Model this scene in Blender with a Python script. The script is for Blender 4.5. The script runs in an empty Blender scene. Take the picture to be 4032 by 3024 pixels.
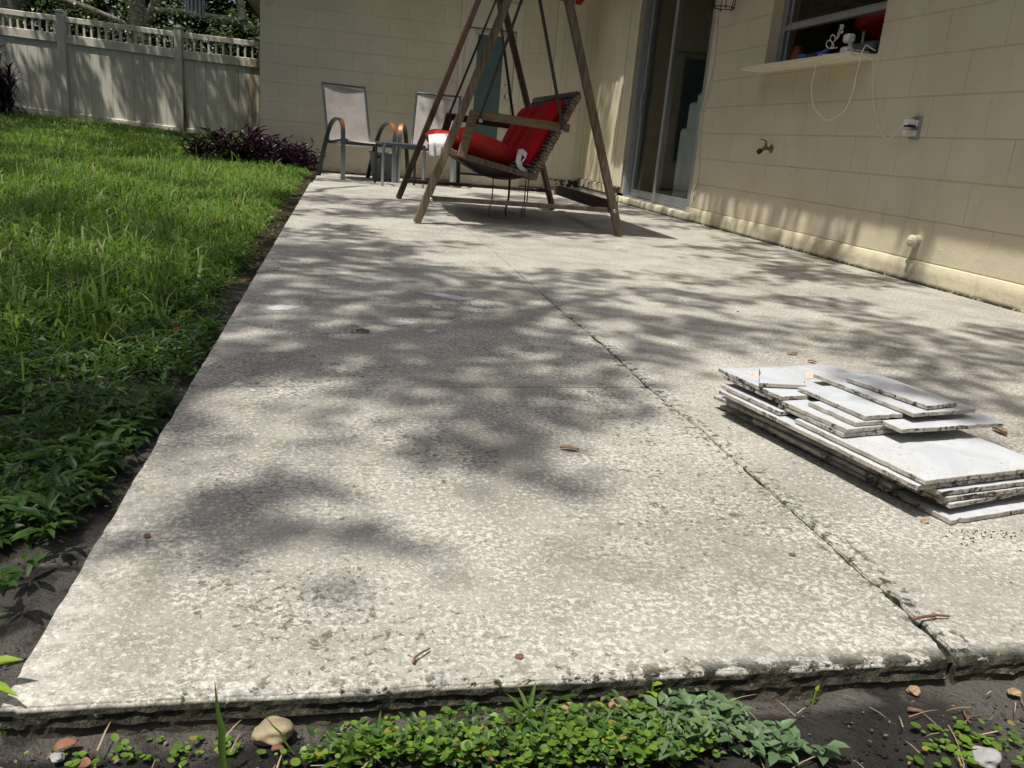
import bpy, bmesh, math, random
import numpy as np
from mathutils import Vector, Matrix

random.seed(7)
RNG = np.random.default_rng(11)
SC = bpy.context.scene
COL = SC.collection

# ------------------------------------------------------------------ camera
CAM_H = 0.529
RIGHT = np.array([0.978, -0.191, 0.084]); DOWN = np.array([0.025, -0.292, -0.956]); FWD = np.array([0.207, 0.937, -0.281])
def _rod(w):
    w = np.array(w, float); t = np.linalg.norm(w); k = w / t
    K = np.array([[0, -k[2], k[1]], [k[2], 0, -k[0]], [-k[1], k[0], 0]])
    return np.eye(3) + math.sin(t) * K + (1 - math.cos(t)) * K @ K
ROTV = (0.29304, -0.20352, 0.05556)
FPX = 3250.0
RC = _rod(ROTV) @ np.array([[1, 0, 0], [0, 0, -1], [0, 1, 0]], float)   # rows: right, down, forward
cam_d = bpy.data.cameras.new('camera'); cam = bpy.data.objects.new('camera', cam_d); COL.objects.link(cam)
cam_d.sensor_width = 36.0; cam_d.lens = FPX / 4032 * 36.0; cam_d.clip_start = 0.02; cam_d.clip_end = 500
mw = Matrix.Identity(4)
for i in range(3):
    mw[i][0] = RC[0][i]; mw[i][1] = -RC[1][i]; mw[i][2] = -RC[2][i]
mw[2][3] = CAM_H
cam.matrix_world = mw
SC.camera = cam
cam['kind'] = 'helper'

# ------------------------------------------------------------------ light
SUN_TX, SUN_TY = 0.33, 0.20           # shadow shift per metre of height
sun_dir = Vector((SUN_TX, SUN_TY, -1)).normalized()      # travel of the light
sl = bpy.data.lights.new('sun', 'SUN'); sl.energy = 5.0; sl.angle = math.radians(0.55); sl.color = (1.0, 0.955, 0.88)
so = bpy.data.objects.new('sun', sl); COL.objects.link(so); so.location = (-4, -3, 12)
so.rotation_euler = sun_dir.to_track_quat('-Z', 'Y').to_euler()
W = bpy.data.worlds.new('World'); SC.world = W; W.use_nodes = True
wn = W.node_tree; bg = wn.nodes['Background']
sky = wn.nodes.new('ShaderNodeTexSky'); sky.sky_type = 'NISHITA'; sky.sun_disc = False
tosun = -sun_dir
sky.sun_elevation = math.asin(tosun.z)
sky.sun_rotation = math.atan2(tosun.x, tosun.y)
sky.altitude = 10; sky.air_density = 1.0; sky.dust_density = 4.0; sky.ozone_density = 0.3
wn.links.new(sky.outputs[0], bg.inputs[0]); bg.inputs[1].default_value = 0.128
SC.view_settings.view_transform = 'Standard'; SC.view_settings.look = 'None'
SC.view_settings.exposure = 0.08; SC.view_settings.gamma = 1.0; SC.view_settings.use_curve_mapping = False
SC.render.engine = 'CYCLES'
SC.cycles.max_bounces = 8; SC.cycles.diffuse_bounces = 4; SC.cycles.transparent_max_bounces = 12
SC.cycles.use_denoising = True

# ------------------------------------------------------------------ photo pixel -> point in the place
def ray(u, v): return RC.T @ np.array([(u - 2016) / FPX, (v - 1512) / FPX, 1.0])
def onz(u, v, z=0.0):
    d = ray(u, v); t = (z - CAM_H) / d[2]; return np.array([t * d[0], t * d[1], z])
def ony(u, v, y): d = ray(u, v); t = y / d[1]; return np.array([t * d[0], y, CAM_H + t * d[2]])
def onx(u, v, x): d = ray(u, v); t = x / d[0]; return np.array([x, t * d[1], CAM_H + t * d[2]])

# measured planes
D, XL, WX, XS, YF = 10.223, -0.934, 2.922, -0.294, 0.70
ZR = 0.522; CH = 0.2032; BL = 0.4064

# ------------------------------------------------------------------ noise
def _hash(ix, iy, s):
    h = (ix.astype(np.int64) * 374761393 + iy.astype(np.int64) * 668265263 + s * 1442695041) & 0xffffffff
    h = ((h ^ (h >> 13)) * 1274126177) & 0xffffffff
    return ((h ^ (h >> 16)) & 0xffff) / 65535.0
def vnoise(x, y, s=0):
    x = np.asarray(x, float); y = np.asarray(y, float)
    ix = np.floor(x); iy = np.floor(y); fx = x - ix; fy = y - iy
    fx = fx * fx * (3 - 2 * fx); fy = fy * fy * (3 - 2 * fy)
    a = _hash(ix, iy, s); b = _hash(ix + 1, iy, s); c = _hash(ix, iy + 1, s); d = _hash(ix + 1, iy + 1, s)
    return (a * (1 - fx) + b * fx) * (1 - fy) + (c * (1 - fx) + d * fx) * fy
def fbm(x, y, s=0, o=4):
    r = 0; a = 0.5; t = 0
    for i in range(o):
        r = r + a * vnoise(np.asarray(x) * 2 ** i, np.asarray(y) * 2 ** i, s + i); t += a; a *= 0.5
    return r / t
def n1(x, s=0): return float(vnoise(np.array([x]), np.array([0.37 + s * 3.1]), s)[0])

# ------------------------------------------------------------------ materials
class NT:
    def __init__(s, name):
        s.m = bpy.data.materials.new(name); s.m.use_nodes = True; s.t = s.m.node_tree
        s.b = s.t.nodes['Principled BSDF']; s.out = s.t.nodes['Material Output']
    def n(s, typ, ins=None, out=0, **pr):
        nd = s.t.nodes.new('ShaderNode' + typ)
        for k, v in pr.items(): setattr(nd, k, v)
        for k, v in (ins or {}).items():
            if isinstance(v, bpy.types.NodeSocket): s.t.links.new(v, nd.inputs[k])
            else: nd.inputs[k].default_value = v
        return nd.outputs[out]
    def pos(s): return s.n('NewGeometry', out='Position')
    def obj(s): return s.n('TexCoord', out='Object')
    def island(s): return s.n('NewGeometry', out='Random Per Island')
    def rnd(s): return s.n('ObjectInfo', out='Random')
    def scale(s, v, sc): return s.n('Mapping', {'Vector': v, 'Scale': sc})
    def noise(s, v, sc, det=4, rough=.55, dist=0): return s.n('TexNoise', {'Vector': v, 'Scale': sc, 'Detail': det, 'Roughness': rough, 'Distortion': dist})
    def vor(s, v, sc, out='Distance', feature='F1', rnd=1.0): return s.n('TexVoronoi', {'Vector': v, 'Scale': sc, 'Randomness': rnd}, out=out, feature=feature)
    def mr(s, v, a, b, c=0.0, d=1.0, smooth=True):
        return s.n('MapRange', {'Value': v, 'From Min': a, 'From Max': b, 'To Min': c, 'To Max': d}, interpolation_type='SMOOTHSTEP' if smooth else 'LINEAR')
    def mix(s, f, a, b):
        nd = s.t.nodes.new('ShaderNodeMix'); nd.data_type = 'RGBA'
        for i, v in ((0, f), (6, a), (7, b)):
            if isinstance(v, bpy.types.NodeSocket): s.t.links.new(v, nd.inputs[i])
            else: nd.inputs[i].default_value = (*v, 1) if i else v
        return nd.outputs[2]
    def math(s, op, a, b=0.0):
        nd = s.t.nodes.new('ShaderNodeMath'); nd.operation = op
        for i, v in enumerate((a, b)):
            if isinstance(v, bpy.types.NodeSocket): s.t.links.new(v, nd.inputs[i])
            else: nd.inputs[i].default_value = v
        return nd.outputs[0]
    def mul(s, a, b): return s.math('MULTIPLY', a, b)
    def xyz(s, v, i): return s.n('SeparateXYZ', {0: v}, out=i)
    def col(s, c):
        if isinstance(c, bpy.types.NodeSocket): s.t.links.new(c, s.b.inputs['Base Color'])
        else: s.b.inputs['Base Color'].default_value = (*c, 1)
        return s
    def set(s, rough=.7, metal=0, spec=.4, **k):
        for key, v in (('Roughness', rough), ('Metallic', metal), ('Specular IOR Level', spec)):
            if isinstance(v, bpy.types.NodeSocket): s.t.links.new(v, s.b.inputs[key])
            else: s.b.inputs[key].default_value = v
        return s
    def bump(s, h, dist=.002, strength=1.0):
        o = s.n('Bump', {'Height': h, 'Distance': dist, 'Strength': strength}); s.t.links.new(o, s.b.inputs['Normal']); return s
    def translucent(s, c, fac):
        tr = s.t.nodes.new('ShaderNodeBsdfTranslucent'); mx = s.t.nodes.new('ShaderNodeMixShader')
        if isinstance(c, bpy.types.NodeSocket): s.t.links.new(c, tr.inputs[0])
        else: tr.inputs[0].default_value = (*c, 1)
        mx.inputs[0].default_value = fac
        s.t.links.new(s.b.outputs[0], mx.inputs[1]); s.t.links.new(tr.outputs[0], mx.inputs[2])
        s.t.links.new(mx.outputs[0], s.out.inputs[0]); return s

MAT = {}
def simple(name, c, rough=.6, metal=0, spec=.4, var=.12, sc=14, bump=.0006):
    k = NT(name); p = k.obj(); n = k.noise(p, sc, 5)
    a = tuple(x * (1 - var) for x in c); b = tuple(min(1, x * (1 + var)) for x in c)
    k.col(k.mix(k.mr(n, .3, .7), a, b)).set(rough, metal, spec)
    if bump: k.bump(n, bump, .6)
    MAT[name] = k.m; return k.m

def make_materials():
    # concrete slab
    k = NT('concrete'); p = k.pos(); z = k.xyz(p, 2); y = k.xyz(p, 1); x = k.xyz(p, 0)
    broad = k.noise(p, 1.6, 5, .6); mid = k.noise(p, 11, 5, .65)
    c = k.mix(k.mr(broad, .35, .65), (.270, .259, .226), (.372, .358, .314))
    c = k.mix(k.mul(k.mr(mid, .46, .66), .5), c, (.190, .178, .150))
    fl = k.noise(p, 120, 7, .74, .3); fl2 = k.noise(p, 5.5, 4, .62)
    fm = k.math('ADD', fl, k.mul(k.math('SUBTRACT', fl2, .5), .30))
    c = k.mix(k.mul(k.mr(fm, .49, .60), .82), c, (.66, .64, .57))
    mot = k.noise(p, 34, 6, .72, .5); c = k.mix(k.mul(k.mr(mot, .52, .66), .22), c, (.58, .555, .48)); c = k.mix(k.mul(k.mr(mot, .46, .34), .4), c, (.17, .160, .135))
    gr = k.noise(p, 230, 4, .75, .2); c = k.mix(k.mul(k.mr(gr, .54, .64), .6), c, (.62, .60, .525))
    pit = k.noise(p, 170, 4, .75, .3); c = k.mix(k.mul(k.mr(pit, .53, .66), .6), c, (.16, .15, .132))
    fine = k.noise(p, 330, 3, .7)
    c = k.mix(k.mul(k.mr(fine, .45, .75), .4), c, (.16, .15, .13))
    # lichen: dark crusty spots, growing in drifts
    drift = k.mul(k.mr(k.noise(p, 2.1, 4, .6), .40, .60), k.mr(x, 1.0, .5, .35, 1))
    sp = k.noise(p, 40, 5, .62, .7); big = k.mr(k.math('ADD', sp, k.mul(drift, .085)), .668, .712)
    sp2 = k.noise(k.scale(p, (1, 1, 1)), 95, 4, .6, .5); small = k.mr(k.math('ADD', sp2, k.mul(drift, .10)), .660, .706)
    c = k.mix(k.mul(k.math('MAXIMUM', big, small), k.mul(k.mr(drift, .02, .35, .25, .80), k.mr(k.noise(p, 210, 4, .7), .36, .54, .35, 1))), c, (.062, .060, .053))
    stain = k.mr(k.noise(p, 3.3, 6, .68, 1.0), .52, .68); c = k.mix(k.mul(stain, .42), c, (.15, .142, .112))
    stain2 = k.mr(k.noise(k.scale(p, (1.3, .8, 1)), 1.1, 5, .6, .6), .50, .66); c = k.mix(k.mul(stain2, .25), c, (.50, .47, .41))
    # bare white grit near the worn front edge
    e = k.mul(k.mr(y, .80, .71), k.mr(k.noise(p, 48, 5, .7), .46, .60))
    c = k.mix(k.mul(e, .28), c, (.74, .72, .67))
    el = k.mul(k.mul(k.mr(x, -.2, -.285), k.mr(y, 1.6, .9)), k.mr(k.noise(p, 40, 5, .7), .40, .62))
    c = k.mix(k.mul(el, .45), c, (.70, .67, .60))
    ck = k.math('ABSOLUTE', k.math('SUBTRACT', x, .7265)); cn = k.noise(p, 58, 5, .7)
    c = k.mix(k.mul(k.mul(k.mr(ck, .055, .006), k.mr(cn, .52, .60)), k.mr(y, 3.4, 2.2)), c, (.055, .055, .042))
    c = k.mix(k.mul(k.mul(k.mr(ck, .05, .012, 0, .2), k.mr(cn, .46, .38)), k.mr(y, 3.0, 2.0)), c, (.68, .66, .60))
    # moss and dirt on the broken edge faces
    mossn = k.noise(p, 55, 6, .7); moss = k.mix(k.mr(mossn, .42, .66), (.028, .030, .020), (.10, .092, .066))
    moss = k.mix(k.mr(z, -.018, -.028), moss, (.085, .074, .056))
    moss = k.mix(k.mr(k.noise(p, 120, 4, .7), .60, .70), moss, (.30, .29, .24))
    face = k.math('MAXIMUM', k.mr(z, -.0012, -.006), k.mul(k.mr(y, .735, .70), k.mr(k.math('ADD', k.noise(p, 34, 5, .7), k.mul(x, .22)), .56, .64)))
    c = k.mix(face, c, moss)
    k.col(c).set(.9, 0, .2)
    h = k.math('ADD', k.mul(k.noise(p, 75, 6, .7), 1.0), k.mul(fine, .25))
    k.bump(k.math('ADD', h, k.mul(k.mul(k.noise(p, 130, 5, .7), face), 2.5)), .007, .7); MAT['concrete'] = k.m
    # painted wall
    def paint(name, a, b, base=True):
        k = NT(name); p = k.pos(); z = k.xyz(p, 2)
        n = k.noise(p, 2.2, 4); c = k.mix(k.mr(n, .3, .7), a, b)
        st = k.mul(k.noise(k.scale(p, (4, 4, 1.2)), 2.5, 5, .65), 1)
        c = k.mix(k.mul(k.mr(st, .56, .72), .25), c, (.42, .36, .24))
        if base:
            low = k.mul(k.mr(z, .14, .0), k.mr(k.noise(p, 14, 5, .65), .42, .62))
            c = k.mix(k.mul(low, .35), c, (.20, .175, .105))
            edge = k.mul(k.mr(z, .028, .004), k.mr(k.noise(p, 26, 4, .7), .33, .5)); c = k.mix(edge, c, (.03, .028, .024))
        sp = k.mr(k.vor(p, 9), .028, .018); c = k.mix(k.mul(sp, .6), c, (.16, .13, .09))
        k.col(c).set(.72, 0, .3)
        k.bump(k.math('ADD', k.noise(p, 120, 5, .7), k.mul(k.noise(p, 22, 4), 1.4)), .0032, .7); MAT[name] = k.m
    paint('wall_paint', (.59, .53, .385), (.655, .598, .44))
    paint('board_paint', (.58, .52, .36), (.64, .58, .42), False)
    paint('trim_paint', (.60, .56, .42), (.66, .62, .48), False)
    k = NT('mouldy_board'); p = k.pos(); n = k.noise(p, 9, 6, .7)
    c = k.mix(k.mr(n, .50, .56), (.55, .49, .34), (.022, .02, .016)); k.col(c).set(.85); k.bump(n, .004); MAT['mouldy_board'] = k.m
    # vinyl fence
    k = NT('fence_vinyl'); p = k.pos(); x = k.xyz(p, 0); z = k.xyz(p, 2)
    n = k.noise(p, 1.5, 4); c = k.mix(k.mr(n, .3, .7), (.63, .595, .49), (.70, .67, .57))
    st = k.noise(k.scale(p, (7, 7, .8)), 1.6, 6, .65)
    c = k.mix(k.mul(k.mul(k.mr(st, .40, .56), k.mr(x, -2.1, -1.35)), k.mr(z, 1.9, 1.3)), c, (.26, .17, .075))
    c = k.mix(k.mul(k.mul(k.mr(st, .50, .62), k.mr(k.math('ABSOLUTE', k.math('ADD', x, 2.76)), .14, .05)), k.mr(z, 1.0, .5)), c, (.24, .15, .06))
    c = k.mix(k.mul(k.mr(z, .5, .2), k.mr(k.noise(p, 6, 5), .45, .65)), c, (.36, .33, .25))
    k.col(c).set(.45, 0, .45); k.bump(k.noise(p, 60, 2), .0006); MAT['fence_vinyl'] = k.m
    # weathered wood
    def wood(name, a, b, c3, sc=(26, 26, 2.2)):
        k = NT(name); p = k.obj(); g = k.noise(k.scale(p, sc), 2.2, 7, .65, .5)
        c = k.mix(k.mr(g, .32, .62), a, b); c = k.mix(k.mr(k.noise(p, 5, 4), .5, .75), c, c3)
        k.col(c).set(.75, 0, .25); k.bump(g, .0018); MAT[name] = k.m
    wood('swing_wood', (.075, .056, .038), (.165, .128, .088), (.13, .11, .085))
    wood('swing_wood_dark', (.042, .026, .019), (.085, .052, .036), (.07, .048, .035))  # darker copy of the swing wood, with the far side's shade in its colour
    wood('arm_wood', (.095, .068, .04), (.19, .145, .09), (.13, .1, .065), (4, 26, 26))
    wood('sill_wood', (.66, .58, .43), (.76, .69, .55), (.72, .66, .54), (26, 3, 26))
    wood('bark', (.10, .085, .068), (.26, .225, .185), (.17, .16, .13), (9, 9, 2))
    wood('interior_wood', (.10, .05, .022), (.16, .085, .04), (.12, .06, .03))
    # fabrics
    def cloth(name, a, b, sc=500):
        k = NT(name); p = k.obj(); w = k.noise(p, sc, 2); n = k.noise(p, 6, 4)
        k.col(k.mix(k.mr(n, .3, .7), a, b)).set(.9, 0, .15, ); cr = k.noise(k.scale(p, (1, .45, 1)), 26, 4, .6, 1.2); k.bump(k.math('ADD', k.mul(w, .25), k.mul(cr, 2.2)), .0035 if 'sling' in name else .007, .6)
        MAT[name] = k.m; return k
    cloth('red_cloth', (.42, .010, .018), (.52, .018, .025))
    cloth('maroon_cloth', (.10, .008, .010), (.14, .010, .014))
    cloth('orange_cloth', (.50, .032, .022), (.60, .060, .034))
    cloth('white_cloth', (.70, .69, .68), (.78, .77, .76))
    k = cloth('canopy_cloth', (.50, .05, .05), (.56, .07, .06))
    k = cloth('sling_cloth', (.35, .325, .295), (.45, .42, .385), 380); k.translucent((.40, .37, .34), .22)
    cloth('armchair_cloth', (.52, .55, .54), (.60, .63, .62), 250)
    k = NT('wicker'); p = k.obj(); n = k.noise(p, 40, 4); k.col(k.mix(k.mr(n, .3, .7), (.045, .040, .048), (.115, .105, .12))).set(.5, 0, .5); MAT['wicker'] = k.m
    k = NT('wicker_tan'); p = k.obj(); n = k.noise(p, 60, 4); k.col(k.mix(k.mr(n, .35, .65), (.10, .072, .045), (.26, .20, .14))).set(.6); MAT['wicker_tan'] = k.m
    # chair tube: slate paint worn to bronze on the bend of the arm
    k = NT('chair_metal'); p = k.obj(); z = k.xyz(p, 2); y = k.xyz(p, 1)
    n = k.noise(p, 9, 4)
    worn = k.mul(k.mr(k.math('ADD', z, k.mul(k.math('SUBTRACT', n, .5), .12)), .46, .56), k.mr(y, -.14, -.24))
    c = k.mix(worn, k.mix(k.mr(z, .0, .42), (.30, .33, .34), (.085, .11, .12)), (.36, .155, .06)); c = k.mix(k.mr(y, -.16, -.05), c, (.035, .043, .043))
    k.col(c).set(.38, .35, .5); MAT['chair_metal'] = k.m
    simple('slate_metal', (.055, .07, .077), .4, .3)
    simple('aluminium', (.42, .44, .46), .38, .75, .5, .08, 20, 0)
    simple('dark_metal', (.015, .014, .014), .5, .2)
    simple('rod_metal', (.055, .048, .038), .55, .3)
    simple('galvanised', (.38, .40, .42), .42, .7, .5, .15, 30)
    simple('brass', (.20, .15, .09), .5, .6, .5, .4, 60)
    simple('rubber', (.02, .022, .02), .8)
    simple('white_plastic', (.74, .74, .74), .35, 0, .5, .03, 10, 0)
    simple('cream_plastic', (.66, .62, .49), .5, 0, .45, .06)
    simple('grey_plastic', (.17, .175, .185), .5, 0, .45)
    simple('blue_plastic', (.015, .13, .55), .35, 0, .5)
    simple('black_plastic', (.012, .012, .013), .4)
    simple('terracotta', (.36, .10, .04), .6)
    simple('red_glass', (.45, .015, .03), .35)
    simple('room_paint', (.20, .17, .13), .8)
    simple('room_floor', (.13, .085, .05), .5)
    simple('teal_panel', (.075, .125, .125), .3, 0, .5, .06)
    simple('roof_paint', (.62, .58, .44), .7)
    simple('fascia_brown', (.07, .045, .028), .7)
    simple('chime_metal', (.30, .33, .36), .35, .8)
    simple('steel', (.55, .55, .55), .3, .9)
    simple('stone', (.28, .235, .15), .9, 0, .2, .35, 30, .004)
    simple('pale_stone', (.30, .295, .29), .9, 0, .2, .25, 40, .003)
    simple('dry_leaf', (.20, .095, .055), .75, 0, .3, .35, 40)
    simple('tan_leaf', (.30, .21, .12), .8, 0, .25, .3, 60)
    simple('twig', (.16, .085, .06), .85, 0, .2, .3, 60)
    simple('paint_spot', (.52, .52, .51), .75, 0, .3, .06, 30)
    simple('crack_dirt', (.035, .032, .026), .95, 0, .1, .4, 120, .003)
    simple('porcelain_side', (.52, .47, .385), .8, 0, .3, .15, 40)
    k = NT('tile_side'); p = k.pos(); n = k.noise(p, 42, 5, .65); d = k.noise(p, 75, 6, .78, .4)
    c = k.mix(k.mr(n, .35, .65), (.32, .295, .25), (.47, .445, .39)); c = k.mix(k.mul(k.mr(d, .48, .57), k.mr(k.noise(p, 14, 4, .6), .42, .54)), c, (.03, .027, .024))
    k.col(c).set(.85, 0, .25); k.bump(d, .0015); MAT['tile_side'] = k.m
    k = NT('tile_face'); p = k.pos(); n = k.noise(p, 9, 5, .6, 1.5); d = k.noise(p, 170, 4, .7); dm = k.noise(p, 6, 4, .6)
    vein = k.mr(k.math('ABSOLUTE', k.math('SUBTRACT', k.noise(p, 3.2, 5, .6, 1.2), .5)), .0, .013, 1, 0)
    c = k.mix(k.mr(n, .3, .7), (.46, .485, .52), (.53, .56, .60)); c = k.mix(k.mul(vein, .38), c, (.42, .40, .37))
    c = k.mix(k.mul(k.mul(k.mr(d, .57, .65), k.mr(dm, .48, .62)), .9), c, (.05, .045, .04))
    dust = k.mul(k.mr(dm, .42, .7), .35); c = k.mix(dust, c, (.60, .58, .53))
    k.col(c).set(k.mr(n, .3, .7, .28, .4), 0, .45); MAT['tile_face'] = k.m
    k = NT('tile_patch'); p = k.pos(); n = k.noise(p, 70, 5, .6, 2); k.col(k.mix(k.mr(n, .35, .65), (.40, .31, .25), (.62, .55, .49))).set(.9); MAT['tile_patch'] = k.m
    # ground: dark loam, dry silt in places
    k = NT('soil'); p = k.pos(); x = k.xyz(p, 0); y = k.xyz(p, 1)
    n = k.noise(p, 9, 6, .65); f = k.noise(p, 140, 5, .7)
    c = k.mix(k.mr(n, .3, .7), (.022, .021, .019), (.046, .042, .037))
    dry = k.mul(k.mul(k.mr(k.noise(p, 7.5, 5, .65, .8), .57, .66), k.mr(y, .95, .85)), k.mr(x, .42, .25))
    strip = k.mul(k.mr(k.math('ADD', y, k.mul(n, .03)), .675, .697), k.mr(k.noise(p, 16, 4, .6), .38, .55))
    right = k.mul(k.mr(k.math('SUBTRACT', k.math('ADD', x, k.mul(n, .15)), k.mul(k.math('SUBTRACT', .62, y), 0)), .735, .79), k.mr(y, .9, .8))
    c = k.mix(k.mul(k.math('MAXIMUM', k.math('MAXIMUM', dry, strip), right), .85), c, (.135, .125, .11))
    c = k.mix(k.mul(k.mr(f, .66, .72), .7), c, (.40, .37, .31)); c = k.mix(k.mul(k.mr(f, .36, .30), .7), c, (.012, .011, .01))
    far = k.mr(y, 2.2, 3.5); c = k.mix(far, c, k.mix(k.mr(k.noise(p, 8, 5), .35, .65), (.02, .025, .010), (.04, .04, .02)))
    k.col(c).set(.95, 0, .15); k.bump(k.math('ADD', k.math('ADD', k.mul(n, 2), f), k.mul(k.noise(p, 38, 5, .7), 2.0)), .012, .9); MAT['soil'] = k.m
    # leaves
    def leaf(name, a, b, c3, tr, fac=.35, rough=.45, spec=.4):
        k = NT(name); r = k.island(); p = k.pos()
        c = k.mix(r, a, b); c = k.mix(k.mr(k.noise(p, .9, 3), .45, .7), c, c3)
        r2 = k.math('FRACT', k.mul(r, 57.31)); c = k.mix(k.mr(r2, .0, 1.0, .0, .45), c, tuple(x * .35 for x in a))
        if name == 'round_leaf': c = k.mix(k.mul(k.math('GREATER_THAN', k.math('FRACT', k.mul(r, 131.7)), .93), .8), c, (.30, .24, .05)); c = k.mix(k.mul(k.math('GREATER_THAN', k.math('FRACT', k.mul(r, 77.3)), .8), .55), c, (.045, .11, .02))
        if name == 'grass_blade': c = k.mix(k.mul(k.math('GREATER_THAN', k.math('FRACT', k.mul(r, 131.7)), .955), .8), c, (.34, .28, .15))
        k.col(c).set(rough, 0, spec); k.translucent(tr, fac); MAT[name] = k.m
    leaf('grass_blade', (.075, .155, .022), (.17, .285, .055), (.19, .27, .065), (.22, .38, .045), .40, .5, .3)
    leaf('weed_leaf', (.040, .095, .020), (.075, .15, .032), (.09, .16, .035), (.12, .25, .03), .32)
    leaf('round_leaf', (.11, .215, .022), (.20, .32, .045), (.14, .25, .03), (.20, .36, .03), .35)
    leaf('oval_leaf', (.10, .18, .075), (.16, .25, .12), (.13, .21, .08), (.12, .24, .06), .28)
    leaf('lime_leaf', (.20, .32, .03), (.25, .36, .04), (.2, .3, .03), (.3, .4, .03), .3, .4)
    leaf('purple_leaf', (.016, .006, .015), (.042, .014, .035), (.030, .012, .016), (.06, .012, .04), .15, .35, .5)
    leaf('cordyline_leaf', (.020, .014, .012), (.055, .022, .020), (.03, .03, .015), (.08, .02, .02), .2, .4)
    leaf('oak_leaf', (.022, .048, .012), (.050, .085, .020), (.04, .075, .02), (.07, .13, .02), .22, .35, .5)
    leaf('brush_leaf', (.025, .045, .016), (.075, .10, .035), (.035, .065, .02), (.08, .12, .03), .25, .4, .45)
    leaf('straw', (.25, .19, .11), (.42, .34, .22), (.3, .24, .15), (.3, .2, .1), .1, .8)
    leaf('sun_leaf', (.035, .065, .022), (.15, .20, .08), (.07, .11, .03), (.12, .18, .05), .3, .35, .5)  # brighter copy of the brush leaf, sunlight put into its colour
    leaf('litter', (.12, .07, .04), (.28, .20, .13), (.2, .12, .07), (.2, .12, .06), .1, .8)
    # glass
    k = NT('glass'); t = k.t; gl = t.nodes.new('ShaderNodeBsdfGlossy'); gl.inputs['Roughness'].default_value = .02
    tr = t.nodes.new('ShaderNodeBsdfTransparent'); tr.inputs[0].default_value = (.90, .93, .91, 1)
    mx = t.nodes.new('ShaderNodeMixShader')
    fc = k.n('LayerWeight', {'Blend': .5}, out='Facing'); refl = k.math('ADD', k.mul(k.math('POWER', fc, 5.0), .60), .025)
    t.links.new(refl, mx.inputs[0]); t.links.new(tr.outputs[0], mx.inputs[1]); t.links.new(gl.outputs[0], mx.inputs[2]); t.links.new(mx.outputs[0], k.out.inputs[0])
    MAT['glass'] = k.m
make_materials()

# ------------------------------------------------------------------ object helpers
def tag(o, label=None, cat=None, group=None, kind=None):
    if label: o['label'] = label
    if cat: o['category'] = cat
    if group: o['group'] = group
    if kind: o['kind'] = kind
    return o
def link(name, me, parent=None):
    o = bpy.data.objects.new(name, me); COL.objects.link(o)
    if parent: o.parent = parent
    return o
def empty(name, loc=(0, 0, 0), rz=0.0):
    o = bpy.data.objects.new(name, None); COL.objects.link(o); o.location = loc; o.rotation_euler = (0, 0, rz); o.empty_display_size = .1
    return o

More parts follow.
